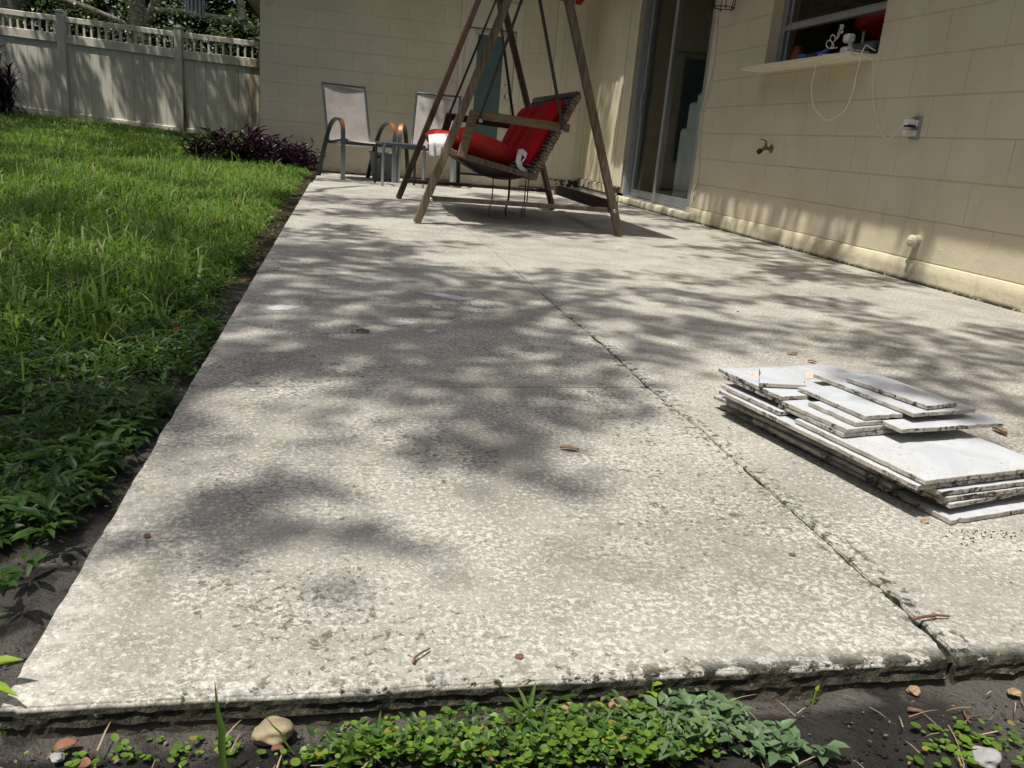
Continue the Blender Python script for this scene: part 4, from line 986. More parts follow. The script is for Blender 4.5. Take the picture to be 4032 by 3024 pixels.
    for s in np.linspace(0, 1, 14):
        row = []
        for t in np.linspace(0, 1, 16):
            x = .690 - .140 * t + .014 * s * math.sin(t * 9); y = 5.72 - .06 * math.sin(min(1, s * 2) * 1.57) + .014 * math.sin(t * 11 + s * 2) * s
            z = .540 - .016 * t * t - .125 * s * (.72 + .28 * math.sin(t * 2.6 + .3)) - .03 * t * s
            row.append((x, y, z))
        rows.append(row)
    mb.grid(rows); tag(mb.obj('white_cloth', 'white_cloth'), 'white cloth draped over the front edge of the bench', 'cloth')
    mb = MB(); mb.strap([(1.125, 5.44, .485), (1.112, 5.41, .45), (1.105, 5.395, .41), (1.12, 5.39, .375), (1.155, 5.39, .35)], .036, .004, (1, .25, .2)); mb.strap([(1.13, 5.43, .475), (1.155, 5.40, .45), (1.145, 5.39, .425), (1.13, 5.395, .41)], .03, .004, (.6, .3, 1))
    tag(mb.obj('white_strap', 'white_cloth'), 'crumpled white strap at the end of the rolled cushion', 'strap')
build_swing()

# ---- sling chairs (built once in their own coordinates: front is -Y)
def make_chair(loc, rz, label):
    r = tag(empty('patio_chair', loc, rz), label, 'chair', 'sling chairs by the back wall')
    hw = .29
    for sx in (-1, 1):
        x = sx * hw
        path = [(x, -.32, .004), (x, -.315, .12), (x * .995, -.30, .34), (x, -.295, .50), (x, -.27, .565), (x, -.22, .598), (x, -.14, .606), (x, -.06, .588), (x, .02, .545), (x, .09, .46), (x, .16, .33), (x, .25, .15), (x, .315, .004)]
        P = np.array(path); t = np.linspace(0, 1, 34); s = np.linspace(0, 1, len(P)); Q = np.stack([np.interp(t, s, P[:, i]) for i in range(3)], 1); Q[1:-1] = (Q[:-2] + 2 * Q[1:-1] + Q[2:]) / 4
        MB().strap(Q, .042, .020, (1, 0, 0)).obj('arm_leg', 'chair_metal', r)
        x2 = sx * .245
        path = [(x2, -.30, .395), (x2, -.24, .408), (x2, -.05, .385), (x2, .13, .365), (x2, .19, .40), (x2, .24, .52), (x2, .31, .75), (x2, .375, .965)]
        MB().tube(path, .0125, 8).obj('side_rail', 'slate_metal', r)
        MB().bar((x2, -.22, .39), (x, -.30, .38), .02, .02, .003).obj('bracket', 'slate_metal', r); MB().bar((x2, .15, .37), (x, .13, .39), .02, .02, .003).obj('bracket', 'slate_metal', r)
    MB().bar((-.29, -.285, .372), (.29, -.285, .372), .026, .03, .004).obj('cross_bar', 'slate_metal', r)
    MB().tube([(-.245, .372, .955), (.245, .372, .955)], .0125, 8).obj('top_rail', 'slate_metal', r)
    MB().bar((-.29, .14, .36), (.29, .14, .36), .02, .02, .003).obj('cross_bar', 'slate_metal', r)
    prof = [(-.305, .402), (-.25, .414), (-.10, .378), (.05, .352), (.14, .352), (.185, .385), (.225, .475), (.27, .62), (.315, .765), (.352, .885), (.366, .935)]
    mb = MB(); mb.grid([[(u * (.238 - .012 * (i > 9)), y + .016 * (1 - u * u) * (i > 6), z - .018 * (1 - u * u) * (i < 6) - .03 * (i == len(prof) - 1) * max(0, u - .1)) for u in np.linspace(-1, 1, 9)] for i, (y, z) in enumerate(prof)])
    mb.obj('sling', 'sling_cloth', r)
    return r
def copy_tree(o, loc, rz, label):
    c = o.copy(); COL.objects.link(c); c.location = loc; c.rotation_euler = (0, 0, rz); c['label'] = label
    for ch in o.children:
        k = ch.copy(); COL.objects.link(k); k.parent = c
    return c
def build_chairs():
    # first chair: front feet measured at (.005,8.86) and (.504,9.18)
    c = make_chair((.14, 9.27, 0), math.radians(24), 'grey sling chair nearest the lawn, angled toward the swing')
    copy_tree(c, (.935, 9.37, 0), math.radians(-14), 'grey sling chair partly hidden behind the swing')
    t = tag(empty('side_table', (.56, 8.68, 0), math.radians(8)), 'low slate metal side table standing between the two sling chairs', 'table')
    w = .205
    for sx in (-1, 1):
        for sy in (-1, 1):
            MB().tube([(sx * w, sy * w, .003), (sx * w, sy * w, .30), (sx * (w - .002), sy * w, .375), (sx * (w - .02), sy * (w - .004), .402)], .0135, 8).obj('leg', 'chair_metal', t)
    for s in (-1, 1):
        MB().bar((-w + .01, s * w, .405), (w - .01, s * w, .405), .03, .026, .006).obj('rim', 'slate_metal', t); MB().bar((s * w, -w + .01, .404), (s * w, w - .01, .404), .03, .024, .006).obj('rim', 'slate_metal', t)
    MB().box((0, 0, .407), (.385, .385, .006), .002).obj('table_top', 'glass', t)
    b = tag(empty('waste_bin', (.435, 9.36, 0), math.radians(20)), 'slate grey plastic waste bin under the side table', 'bin')
    def rr(w, d, z, n=6, r=.03): return [(sx * (w / 2 - r) + r * math.cos(a), sy * (d / 2 - r) + r * math.sin(a), z) for sx, sy, a0 in ((1, 1, 0), (-1, 1, 90), (-1, -1, 180), (1, -1, 270)) for a in np.radians(np.linspace(a0, a0 + 90, n))]
    rings = [rr(.20, .15, .003), rr(.205, .155, .01), rr(.272, .20, .285), rr(.288, .215, .287), rr(.288, .215, .298), rr(.262, .19, .298), rr(.20, .145, .02)]
    mb = MB(); mb.grid([r_ + r_[:1] for r_ in rings]); mb.add(rings[0], [tuple(reversed(range(24)))]); mb.add(rings[-1], [tuple(range(24))])
    mb.obj('bin_shell', 'grey_plastic', b); MB().box((-.105, -.098, .25), (.05, .012, .022), .004).obj('grip_slot', 'black_plastic', b)
build_chairs()

# ---- the stack of floor tiles
c6 = lambda u, v: (2750 + .5796 * u, 1400 + .5796 * v)
c2 = lambda u, v: (3400 + .3014 * u, 1600 + .3014 * v)
c8 = lambda u, v: (2800 + .27125 * u, 1430 + .27125 * v)
def tile_obj(poly, z1, label, th=.0074, chips=1, seed=0):
    """tile with slightly broken edges; poly counter-clockwise"""
    P = np.array(poly, float); rng = np.random.default_rng(seed + 100); out = []
    for i in range(len(P)):
        a, b = P[i], P[(i + 1) % len(P)]; L = np.linalg.norm(b - a); n = max(2, int(L / .011)); d = (b - a) / L; nn = np.array((d[1], -d[0]))
        for k in range(n):
            out.append(a + (b - a) * k / n + (nn * (rng.uniform(-.0009, .0004) - (.0028 if rng.random() < .05 else 0)) * chips if k else 0))
    if seed % 3 != 1:                                        # a broken corner
        k = int(rng.integers(len(P))); q = P[k]; out = [o for o in out if np.linalg.norm(o - q) > .011] if seed % 2 else out
    c = P.mean(0); mb = MB(); mb.prism([(p - c) for p in out], -th, 0, 0, 1, .0008)
    o = mb.obj('floor_tile', ['tile_face', 'tile_side']); o.location = (c[0], c[1], z1)
    tag(o, label, 'tile', 'pale floor tiles in the stack'); return o
def build_tiles():
    E = np.array((.978, .209)); Dv = np.array((-.209, .978))
    def rect(px, z, L, Wd, ang=0, anchor='FL'):
        p = onz(*px, z)[:2]; a = math.radians(ang); R_ = np.array([[math.cos(a), -math.sin(a)], [math.sin(a), math.cos(a)]]); e, d = R_ @ E, R_ @ Dv
        if anchor == 'BL': p = p - d * L
        return [p, p + e * Wd, p + e * Wd + d * L, p + d * L]
    def rect2(fl, bl, z, Wd):
        p = onz(*fl, z)[:2]; q = onz(*bl, z)[:2]; d = q - p; L = np.linalg.norm(d); d /= L; e = np.array((d[1], -d[0])); return [p, p + e * Wd, q + e * Wd, q]
    T = [
     (rect2(c2(1152, 1490), (2837, 1595), .0095, .305), .0095, 'full size tile at the very bottom of the stack, resting on the slab'),
     (rect(c6(868, 682), .0195, .21, .24), .0195, 'short broken tile on the bottom tile, at the middle of the long side'),
     (rect(c6(1318, 884), .0195, .20, .26), .0195, 'short broken tile on the bottom tile, close to the near end'),
     (rect2(c2(1145, 1282), (2812, 1557), .0295, .305), .0295, 'long tile with pale near corner, third layer of the stack'),
     (rect(c2(1090, 1192), .0395, .50, .26, 0), .0395, 'soot stained tile, fourth layer of the stack'),
     (rect(c2(1015, 1118), .0495, .50, .28, 0), .0495, 'dirty edged tile, fifth layer of the stack'),
     (rect2(c2(712, 1046), (2832, 1537), .0595, .29), .0595, 'long tile whose bright strip shows beside the big top tile'),
     (rect(c2(815, 972), .0695, .30, .305), .0695, 'big white tile with a brown vein facing up at the near end'),
     (rect2(c6(985, 530), (3066, 1589), .0795, .24), .0795, 'narrow tile step lowest of the small pieces at the near side'),
     (rect2((3072, 1622), (2839, 1514), .0695, .26), .0695, 'mortar stained tile piece lowest of the small pieces at the far end'),
     (rect2(c6(1010, 501), (2850, 1478), .0885, .22), .0885, 'cut tile with dusty top, second step of the small pieces'),
     (rect(c6(1070, 455), .0975, .12, .12, 0), .0975, 'small worn tile piece tucked under the middle tile'),
     (rect(c6(1385, 502), .0975, .17, .255, -2), .0975, 'dust speckled tile overhanging the big white tile'),
     (rect(c6(140, 88), .0975, .20, .315, 0, 'BL'), .0975, 'far tile with brown bare patches in its face'),
     (rect(c6(1135, 412), .107, .180, .092, -1), .107, 'narrow white tile in the middle of the top layer'),
     (rect(c6(1465, 393), .1165, .258, .163, 0), .1165, 'wide white tile under the topmost strip'),
     (rect(c6(1560, 343), .126, .186, .086, 5), .126, 'topmost white tile strip'),
    ]
    objs = []
    for i, (poly, z, lab) in enumerate(T): objs.append(tile_obj(poly, z, lab, seed=i))
    q = [onz(*c6(*p), .1075)[:2] for p in ((415, 186), (733, 201), (706, 88), (415, 83))]
    tile_obj(q, .1075, 'small square tile offcut lying askew at the far end', seed=40)
    far = objs[13]
    for pts, sd in ((((325, 118), (415, 150), (415, 110), (360, 108)), 1), (((718, 112), (800, 118), (800, 152), (738, 163)), 2)):
        P = [onz(*c6(*p), .0979)[:2] - np.array(far.location[:2]) for p in pts]
        c = sum(P) / 4; P = [p + (p - c) * .25 * (sd == 1) for p in P]
        mb = MB(); mb.prism(P if np.cross(P[1] - P[0], P[2] - P[1]) > 0 else P[::-1], 0, .0012); o = mb.obj('bare_patch', 'tile_patch', far)
    # mortar crumbs round the foot of the stack
    m = 90; a = onz(*c2(1300, 1640))[:2]; x = a[0] + RNG.normal(0, .05, m) + .03; y = a[1] - np.abs(RNG.normal(0, .025, m)) + .005
    T_ = np.stack([x, y, np.full(m, .0005)], 1); s = U(.001, .0035, m)
    tv = [(-.5, -.5, 0), (.5, -.4, 0), (.1, .6, 0), (0, 0, .8)]; tf = [(0, 1, 3), (1, 2, 3), (2, 0, 3)]
    V, F = spread(tv, tf, rot_az_pitch(U(0, 6.28, m), np.zeros(m)), np.stack([s, s * U(.6, 1.8, m), s], 1), T_)
    tag(link('mortar_crumbs', tri_mesh('mortar_crumbs', V, F, 'crack_dirt')), 'dark crumbs scattered on the slab in front of the tiles', kind='stuff')
build_tiles()

# ---- fixtures on the right wall (x = WX, facing -X)
def on_wall(u, v, out=0.0): return onx(u, v, WX - out)
def build_fixtures():
    # outlet box with cover plate
    p = np.array((WX, 4.022, .770)); e = tag(empty('outlet_box', tuple(p)), 'grey metal outlet cover on the block wall under the window', 'outlet')
    world_child(MB().box((WX - .004, 4.022, .770), (.010, .075, .118), .003).obj('cover_plate', 'galvanised'), e)
    world_child(MB().box((WX - .011, 4.022, .795), (.008, .034, .030), .004).obj('socket', 'white_plastic'), e)
    world_child(MB().box((WX - .011, 4.022, .745), (.008, .034, .030), .004).obj('socket', 'white_plastic'), e)
    a = tag(empty('power_adapter', (WX - .03, 4.03, .795)), 'white plug adapter in the upper socket of the outlet', 'adapter')
    world_child(MB().box((WX - .043, 4.028, .797), (.056, .034, .030), .006).obj('adapter_body', 'white_plastic'), a)
    world_child(MB().box((WX - .038, 4.026, .778), (.044, .038, .010), .003).obj('adapter_back', 'black_plastic'), a)
    a = tag(empty('power_adapter', (WX - .03, 4.03, .745)), 'small square white plug in the lower socket of the outlet', 'adapter')
    world_child(MB().box((WX - .036, 4.030, .745), (.044, .036, .034), .006).obj('adapter_body', 'cream_plastic'), a)
    world_child(MB().box((WX - .060, 4.030, .745), (.006, .028, .024), .002).obj('adapter_face', 'white_plastic'), a)
    # spigot
    s = on_wall(2950 + 770 * .1145, 530 + 490 * .1145); y, z = s[1], s[2]
    e = tag(empty('hose_spigot', (WX, y, z)), 'old brass hose spigot sticking out of the wall', 'spigot')
    def q(n, mb, m): return world_child(mb.obj(n, m), e)
    q('flange', MB().lathe([(.030, 0), (.031, .004), (.022, .010), (.011, .012)], (WX, y, z), (-1, 0, 0), 14), 'brass')
    q('body', MB().tube([(WX - .004, y, z), (WX - .04, y, z + .001), (WX - .058, y + .003, z - .002), (WX - .078, y + .008, z - .018)], [.011, .012, .014, .011], 10), 'brass')
    q('bonnet', MB().tube([(WX - .046, y, z + .004), (WX - .048, y, z + .028), (WX - .048, y, z + .040)], [.012, .009, .007], 8), 'brass')
    q('lever', MB().strap([(WX - .044, y, z + .044), (WX - .054, y + .004, z + .048), (WX - .064, y + .014, z + .056), (WX - .082, y + .022, z + .057)], .012, .005, (0, 1, 0)), 'dark_metal')
    q('hose_end', MB().tube([(WX - .072, y + .006, z - .010), (WX - .086, y + .012, z - .028), (WX - .094, y + .016, z - .038)], [.016, .019, .012], 10), 'rubber')
    # cleanout pipe
    s = on_wall(3500 + .4823 * 240, 400 + .4823 * 1130); y, z = s[1], s[2]
    e = tag(empty('cleanout_pipe', (WX, y, z)), 'cream capped drain cleanout stub low on the wall', 'pipe')
    ax = np.array((-1, -.05, -.18)); ax /= np.linalg.norm(ax)
    q('hole_rim', MB().lathe([(.034, -.004), (.036, .0015), (.026, .002)], (WX + .003, y - .003, z + .006), (-1, 0, 0), 18), 'crack_dirt')
    q('stub', MB().lathe([(.026, -.02), (.026, .028), (.031, .029), (.032, .040), (.030, .043)], (WX, y, z), ax, 18), 'cream_plastic')
    q('cap', MB().lathe([(.029, .043), (.029, .048), (.0, .0485)], (WX, y, z), ax, 18), 'cream_plastic')
    c = np.array((WX, y, z)) + ax * .056
    q('plug_square', MB().box(c, (.016, .026, .022), .002), 'cream_plastic')
    # flaked paint
    mb = MB()
    for (u, v, w, h) in ((1395, 1130, 30, 60), (1400, 1370, 28, 130), (1500, 1055, 62, 22), (1285, 1230, 30, 45), (1245, 1295, 14, 14), (1715, 1250, 22, 36)):
        c = on_wall(2950 + u * .1145, 530 + v * .1145); ry = w * .1145 * .0030; rz = h * .1145 * .0016
        pts = [(WX - .0012, c[1] + ry * math.cos(t) * random.uniform(.6, 1.2), c[2] + rz * math.sin(t) * random.uniform(.6, 1.2)) for t in np.linspace(0, 2 * math.pi, 10)[:-1]]
        mb.add(pts, [tuple(range(9))])
    o = mb.obj('paint_flake', 'paint_spot'); o.parent = house; o.matrix_parent_inverse = HINV
    # cable down the wall edge
    P = [on_wall(*t, .006) for t in ((2827, 8), (2822, 110), (2815, 215), (2800, 295), (2783, 370), (2762, 440), (2753, 520), (2752, 610), (2749, 690))]
    P += [on_wall(2742, 722, .02), on_wall(2733, 742, .02), on_wall(2729, 762, .018), on_wall(2734, 770, .015), on_wall(2741, 752, .012)]
    mb = MB(); mb.tube(np.array(P), .0055, 6)
    P2 = [on_wall(*t, .005) for t in ((2814, 215), (2806, 300), (2792, 370), (2772, 440), (2761, 520), (2757, 620), (2752, 690), (2737, 735), (2728, 800))]
    mb.tube(np.array(P2), .004, 6)
    tag(mb.obj('wall_cable', 'cream_plastic'), 'painted cables running down the wall edge beside the sliding door', 'cable')
    # lantern
    y, z, x = 6.44, 1.64, WX - .11
    e = tag(empty('wall_lantern', (x, y, z)), 'black wire cage wall lantern beside the sliding door', 'lantern')
    mb = MB(); n = 6; r = .085; ring = lambda zz, rr: [(x + rr * math.cos(2 * math.pi * i / n + .3), y + rr * math.sin(2 * math.pi * i / n + .3), zz) for i in range(n)]
    b0, b1 = ring(z, r), ring(z + .24, r * 1.25)
    for i in range(n):
        mb.bar(b0[i], b0[(i + 1) % n], .008, .006, .001); mb.bar(b1[i], b1[(i + 1) % n], .008, .006, .001); mb.bar(b0[i], b1[i], .006, .006, .001)
        mb.box((b0[i][0], b0[i][1], z - .008), (.008, .008, .018), .002)
    q2 = lambda nme, m_, mt: world_child(m_.obj(nme, mt), e)
    q2('cage', mb, 'dark_metal'); q2('wall_plate', MB().box((WX - .008, y, z + .18), (.014, .10, .20), .004), 'dark_metal'); q2('lantern_arm', MB().bar((WX - .01, y, z + .27), (x, y, z + .27), .014, .014, .002), 'dark_metal')
    q2('lantern_roof', MB().lathe([(.12, .24), (.06, .30), (.015, .33)], (x, y, z), (0, 0, 1), 6, 0, False), 'dark_metal')
    # ---- things on the window sill
    zs = 1.1705
    e = tag(empty('security_camera', (WX - .07, 4.73, zs)), 'small white security camera on the window sill', 'camera')
    cx, cy = WX - .045, 4.735
    world_child(MB().box((cx, cy, zs + .026), (.062, .068, .050), .014).obj('camera_base', 'white_plastic'), e)
    world_child(MB().box((cx + .008, cy - .010, zs + .062), (.02, .022, .024), .004).obj('camera_neck', 'white_plastic'), e)
    world_child(MB().box((cx, cy, zs + .098), (.056, .058, .050), .014).obj('camera_head', 'white_plastic'), e)
    world_child(MB().box((cx - .032, cy, zs + .012), (.002, .02, .004), .0005).obj('camera_slot', 'black_plastic'), e)
    # cords
    w6 = lambda u, v, x: onx(3000 + .25316 * u, .25316 * v, x)
    sx = WX - .168
    loop = [(cx - .02, cy + .03, zs + .012), (WX - .12, 4.86, zs + .012), (WX - .155, 4.85, zs + .01)]
    loop += [w6(875, 905, sx), w6(838, 1010, sx - .004), w6(822, 1130, sx - .006), w6(765, 1310, sx - .01), w6(775, 1450, sx - .012), w6(790, 1640, sx - .012)]
    w5 = lambda u, v, x: onx(2700 + .6027 * u, .6027 * v, x)
    loop += [w5(840, 710, sx - .012), w5(875, 750, sx - .012), w5(915, 787, sx - .012), w5(950, 782, sx - .012), w5(1000, 755, sx - .012), w5(1042, 722, sx - .012), w5(1066, 670, sx - .01), w5(1100, 575, sx - .008), w5(1112, 490, sx - .006), w5(1136, 420, sx - .004), w5(1139, 365, sx)]
    loop += [(WX - .14, loop[-1][1] + .01, zs + .03), (WX - .10, loop[-1][1] + .03, zs + .018), (WX - .05, loop[-1][1] + .05, zs + .008)]
    P = np.array(loop); P = np.stack([np.interp(np.linspace(0, 1, 90), np.linspace(0, 1, len(P)), P[:, i]) for i in range(3)], 1)
    for _ in range(2): P[1:-1] = (P[:-2] + 2 * P[1:-1] + P[2:]) / 4
    tag(MB().tube(P, .0030, 6).obj('camera_cord', 'white_plastic'), 'white cord hanging in a loop off the window sill', 'cord')
    P = [(WX - .02, 4.54, zs + .008), (WX - .10, 4.53, zs + .012), (WX - .165, 4.525, zs + .003)] + [w5(1240, 390, WX - .12), w5(1216, 475, WX - .05), w5(1226, 545, WX - .03), w5(1222, 640, WX - .02), w5(1232, 720, WX - .012), w5(1264, 830, WX - .008), w5(1275, 870, WX - .008), w5(1300, 900, WX - .012), w5(1325, 911, WX - .02), w5(1365, 880, WX - .03), w5(1405, 825, WX - .045), w5(1442, 800, WX - .068)]
    P = np.array(P); P = np.stack([np.interp(np.linspace(0, 1, 60), np.linspace(0, 1, len(P)), P[:, i]) for i in range(3)], 1)
    for _ in range(2): P[1:-1] = (P[:-2] + 2 * P[1:-1] + P[2:]) / 4
    tag(MB().tube(P, .0024, 6).obj('charger_cord', 'white_plastic'), 'thin white charger cord from the sill down to the outlet', 'cord')
    x = WX - .03                                              # bundled cord with loops
    def wl(u, v): return w6(u, v, x)
    B = [wl(1200, 745), wl(1080, 760), wl(1020, 720), wl(1030, 650), wl(1075, 620), wl(1125, 680), wl(1140, 740), wl(1085, 745), wl(1120, 660), wl(1175, 590), wl(1200, 500), wl(1225, 440), wl(1270, 430), wl(1255, 385), wl(1215, 395), wl(1225, 430), wl(1250, 480), wl(1240, 520), wl(1215, 480), wl(1180, 570), wl(1120, 640), wl(1120, 580), wl(1090, 535), wl(1045, 560), wl(1035, 640)]
    P = np.array(B); P[:, 0] += np.linspace(-.012, .012, len(P)); P = np.stack([np.interp(np.linspace(0, 1, 110), np.linspace(0, 1, len(P)), P[:, i]) for i in range(3)], 1); P[1:-1] = (P[:-2] + 2 * P[1:-1] + P[2:]) / 4
    tag(MB().tube(P, .0038, 6).obj('cord_bundle', 'white_plastic'), 'white bundled cord standing in loops behind the camera', 'cord')
    # indoors beyond the glass
    e = tag(empty('hand_tool', (WX + .02, 5.25, zs + .02)), 'tool with bright blue handles lying on the sill', 'tool')
    world_child(MB().tube([w6(575, 880, WX - .02), w6(640, 872, WX - .02), w6(700, 868, WX - .01)], [.010, .012, .009], 8).obj('grip', 'blue_plastic'), e)
    world_child(MB().tube([w6(860, 838, WX - .01), w6(930, 822, WX), w6(985, 795, WX), w6(1050, 775, WX)], [.012, .010, .012, .011], 8).obj('grip', 'blue_plastic'), e)
    world_child(MB().tube([w6(700, 868, WX - .01), w6(780, 850, WX - .01), w6(860, 838, WX - .01)], [.007, .010, .007], 8).obj('tool_head', 'black_plastic'), e)
    c = w6(540, 870, WX + .20)
    e = tag(empty('vase', (c[0], c[1], 1.19)), 'brown clay vase inside the window at the left', 'vase')
    world_child(MB().lathe([(.04, 0), (.058, .04), (.06, .09), (.04, .13), (.034, .15), (.042, .165), (.03, .16)], (c[0], c[1], 1.172), n=18).obj('vase_body', 'terracotta'), e)
    c = w6(1800, 420, WX + .55)
    e = tag(empty('lamp', (c[0], c[1], 1.2)), 'red bowl shaped lamp seen inside the window', 'lamp')
    world_child(MB().lathe([(.02, -.20), (.02, -.02), (.06, .0), (.15, .035), (.20, .085), (.195, .085), (.14, .045)], (c[0] + .05, c[1] - .02, c[2] - .05), (.1, .25, 1), 24).obj('lamp_shade', 'red_glass'), e)
    c = w6(1650, 760, WX + .28)
    e = tag(empty('appliance', (c[0], c[1], 1.18)), 'flat grey appliance on the counter inside the window', 'appliance')
    world_child(MB().box((c[0], c[1] - .05, c[2] + .002), (.16, .26, .05), .01).obj('appliance_body', 'grey_plastic'), e); world_child(MB().box((c[0] - .06, c[1] - .02, c[2] + .06), (.012, .014, .07), .003).obj('switch', 'white_plastic'), e)
    o = MB().box((WX + .46, 5.2, 1.11), (.5, 1.7, .05), .004).obj('counter', 'room_paint'); o.parent = house; o.matrix_parent_inverse = HINV
    # armchair inside the sliding door
    e = tag(empty('armchair', (3.5, 7.5, .05)), 'pale grey wing armchair just inside the sliding door', 'armchair')
    L = lambda n_, mb_: world_child(mb_.obj(n_, 'armchair_cloth'), e)
    L('seat', MB().box((3.62, 7.50, .30), (.62, .66, .42), .05))
    for xx in (3.27, 3.97):
        L('armrest', MB().box((xx, 7.52, .40), (.14, .84, .70), .05)); L('arm_roll', MB().tube([(xx - .01, 7.11, .74), (xx - .01, 7.93, .74)], .055, 12))
    L('backrest', MB().box((3.62, 7.24, .72), (.62, .26, .80), .09))
    for xx in (3.28, 3.96):
        L('wing', MB().box((xx, 7.40, .90), (.12, .56, .42), .058)); L('wing_front', MB().box((xx, 7.76, .86), (.10, .22, .34), .045))
build_fixtures()

# ---- wind chime hanging from the oak
def build_chime():
    c = ony(768, 30, 8.2); e = tag(empty('wind_chime', (c[0], c[1], c[2])), 'long grey tubular wind chime hanging above the fence', 'wind chime')
    n = 14
    for i in range(n):
        a = 2 * math.pi * i / n; r = .075; L = .55 + .30 * i / n
        x, y = c[0] + r * math.cos(a), c[1] + r * .8 * math.sin(a); top = c[2] + .62
        bot = ony(748 + 50 * (math.cos(a) * .5 + .5), 40 + 30 * (math.cos(a) * .5 + .5) - 10 * math.sin(a), 8.2)[2]
        world_child(MB().tube([(x, y, bot), (x, y, top)], .0085, 8).obj('chime_tube', 'chime_metal'), e)
    world_child(MB().lathe([(.10, .62), (.10, .65), (.03, .66)], (c[0], c[1], c[2]), n=16).obj('chime_disc', 'interior_wood'), e)
    world_child(MB().tube([(c[0], c[1], c[2] + .65), (c[0], c[1], 7.6)], .003, 5).obj('cord', 'black_plastic'), e)
build_chime()

# ---- planting by the house corner and the fence
def build_plants():
    c0 = np.array((-.98, 9.92)); r = tag(empty('purple_heart_plant', (c0[0], c0[1], float(ground_h(*c0)))), 'dark purple sprawling plant at the corner of the block wall', 'plant')
    n = 150; th = U(0, 6.28, n); q = np.sqrt(RNG.random(n)); x = c0[0] + .72 * q * np.cos(th); y = c0[1] + .30 * q * np.sin(th); y = np.minimum(y, np.where(x > XL - .1, D - .10, 11)) - .15 * np.clip(x + .9, 0, 1)
    h = U(.08, .29, n) * np.where(x < -.75, 1.15, 1.0) * np.clip(1.25 - np.abs(x + 1.0) * .55, .4, 1.2); Ts, az, pt, Ls = [], [], [], []; mb = MB()
    for i in range(n):
        g = float(ground_h(x[i], y[i])); a = U(0, 6.28); lean = U(.05, .28)
        P = np.array([(x[i] + lean * math.cos(a) * t * t * h[i] * 3, y[i] + lean * math.sin(a) * t * t * h[i] * 1.2, g + h[i] * t) for t in np.linspace(0, 1, 5)])
        mb.tube(P, [.006, .0055, .005, .0045, .004], 5)
        for k in range(8):
            t = .25 + .75 * k / 7; Ts.append([np.interp(t, np.linspace(0, 1, 5), P[:, j]) for j in range(3)]); az.append(a + k * 2.6 + U(-.3, .3)); pt.append(U(.1, .9) * (.5 + .6 * t)); Ls.append(U(.075, .135))
    inv = Matrix.Translation(tuple(-v for v in r.location))
    o = mb.obj('stem', 'purple_leaf', r); o.matrix_parent_inverse = inv
    L = np.array(Ls); o = link('foliage', leaves_mesh('foliage', np.array(Ts), np.array(az), np.array(pt), L, L * .24, 'purple_leaf'), r); o.matrix_parent_inverse = inv
    # dark cordyline in front of the fence
    c0 = np.array((-5.28, 15.0)); g = float(ground_h(*c0)); r = tag(empty('cordyline', (c0[0], c0[1], g)), 'dark spiky cordyline in front of the fence at the left', 'plant'); inv = Matrix.Translation(tuple(-v for v in r.location))
    Ts, az, pt, Ls = [], [], [], []; mb = MB()
    for (dx, dy, hh) in ((0, 0, .95), (.12, .1, .70), (-.18, .05, .8), (.05, -.12, .5), (-.05, .12, .62), (-.3, 0, .5)):
        mb.tube([(c0[0] + dx * .6, c0[1] + dy, g - .02), (c0[0] + dx, c0[1] + dy, g + hh * .8)], [.028, .02], 7)
        for k in range(110):
            t = U(.12, 1); Ts.append((c0[0] + dx * (.6 + .4 * t), c0[1] + dy, g + hh * t * .85)); az.append(U(0, 6.28)); pt.append(U(-.45, 1.25) if t < .8 else U(.2, 1.45)); Ls.append(U(.26, .42))
    o = mb.obj('trunk', 'bark', r); o.matrix_parent_inverse = inv
    L = np.array(Ls); V, F = spread(BLADE_V, BLADE_F, rot_az_pitch(np.array(az), np.array(pt)), np.stack([L * .075, L, L * 1.6], 1), np.array(Ts)); o = link('foliage', tri_mesh('foliage', V, F, 'cordyline_leaf'), r); o.matrix_parent_inverse = inv
build_plants()

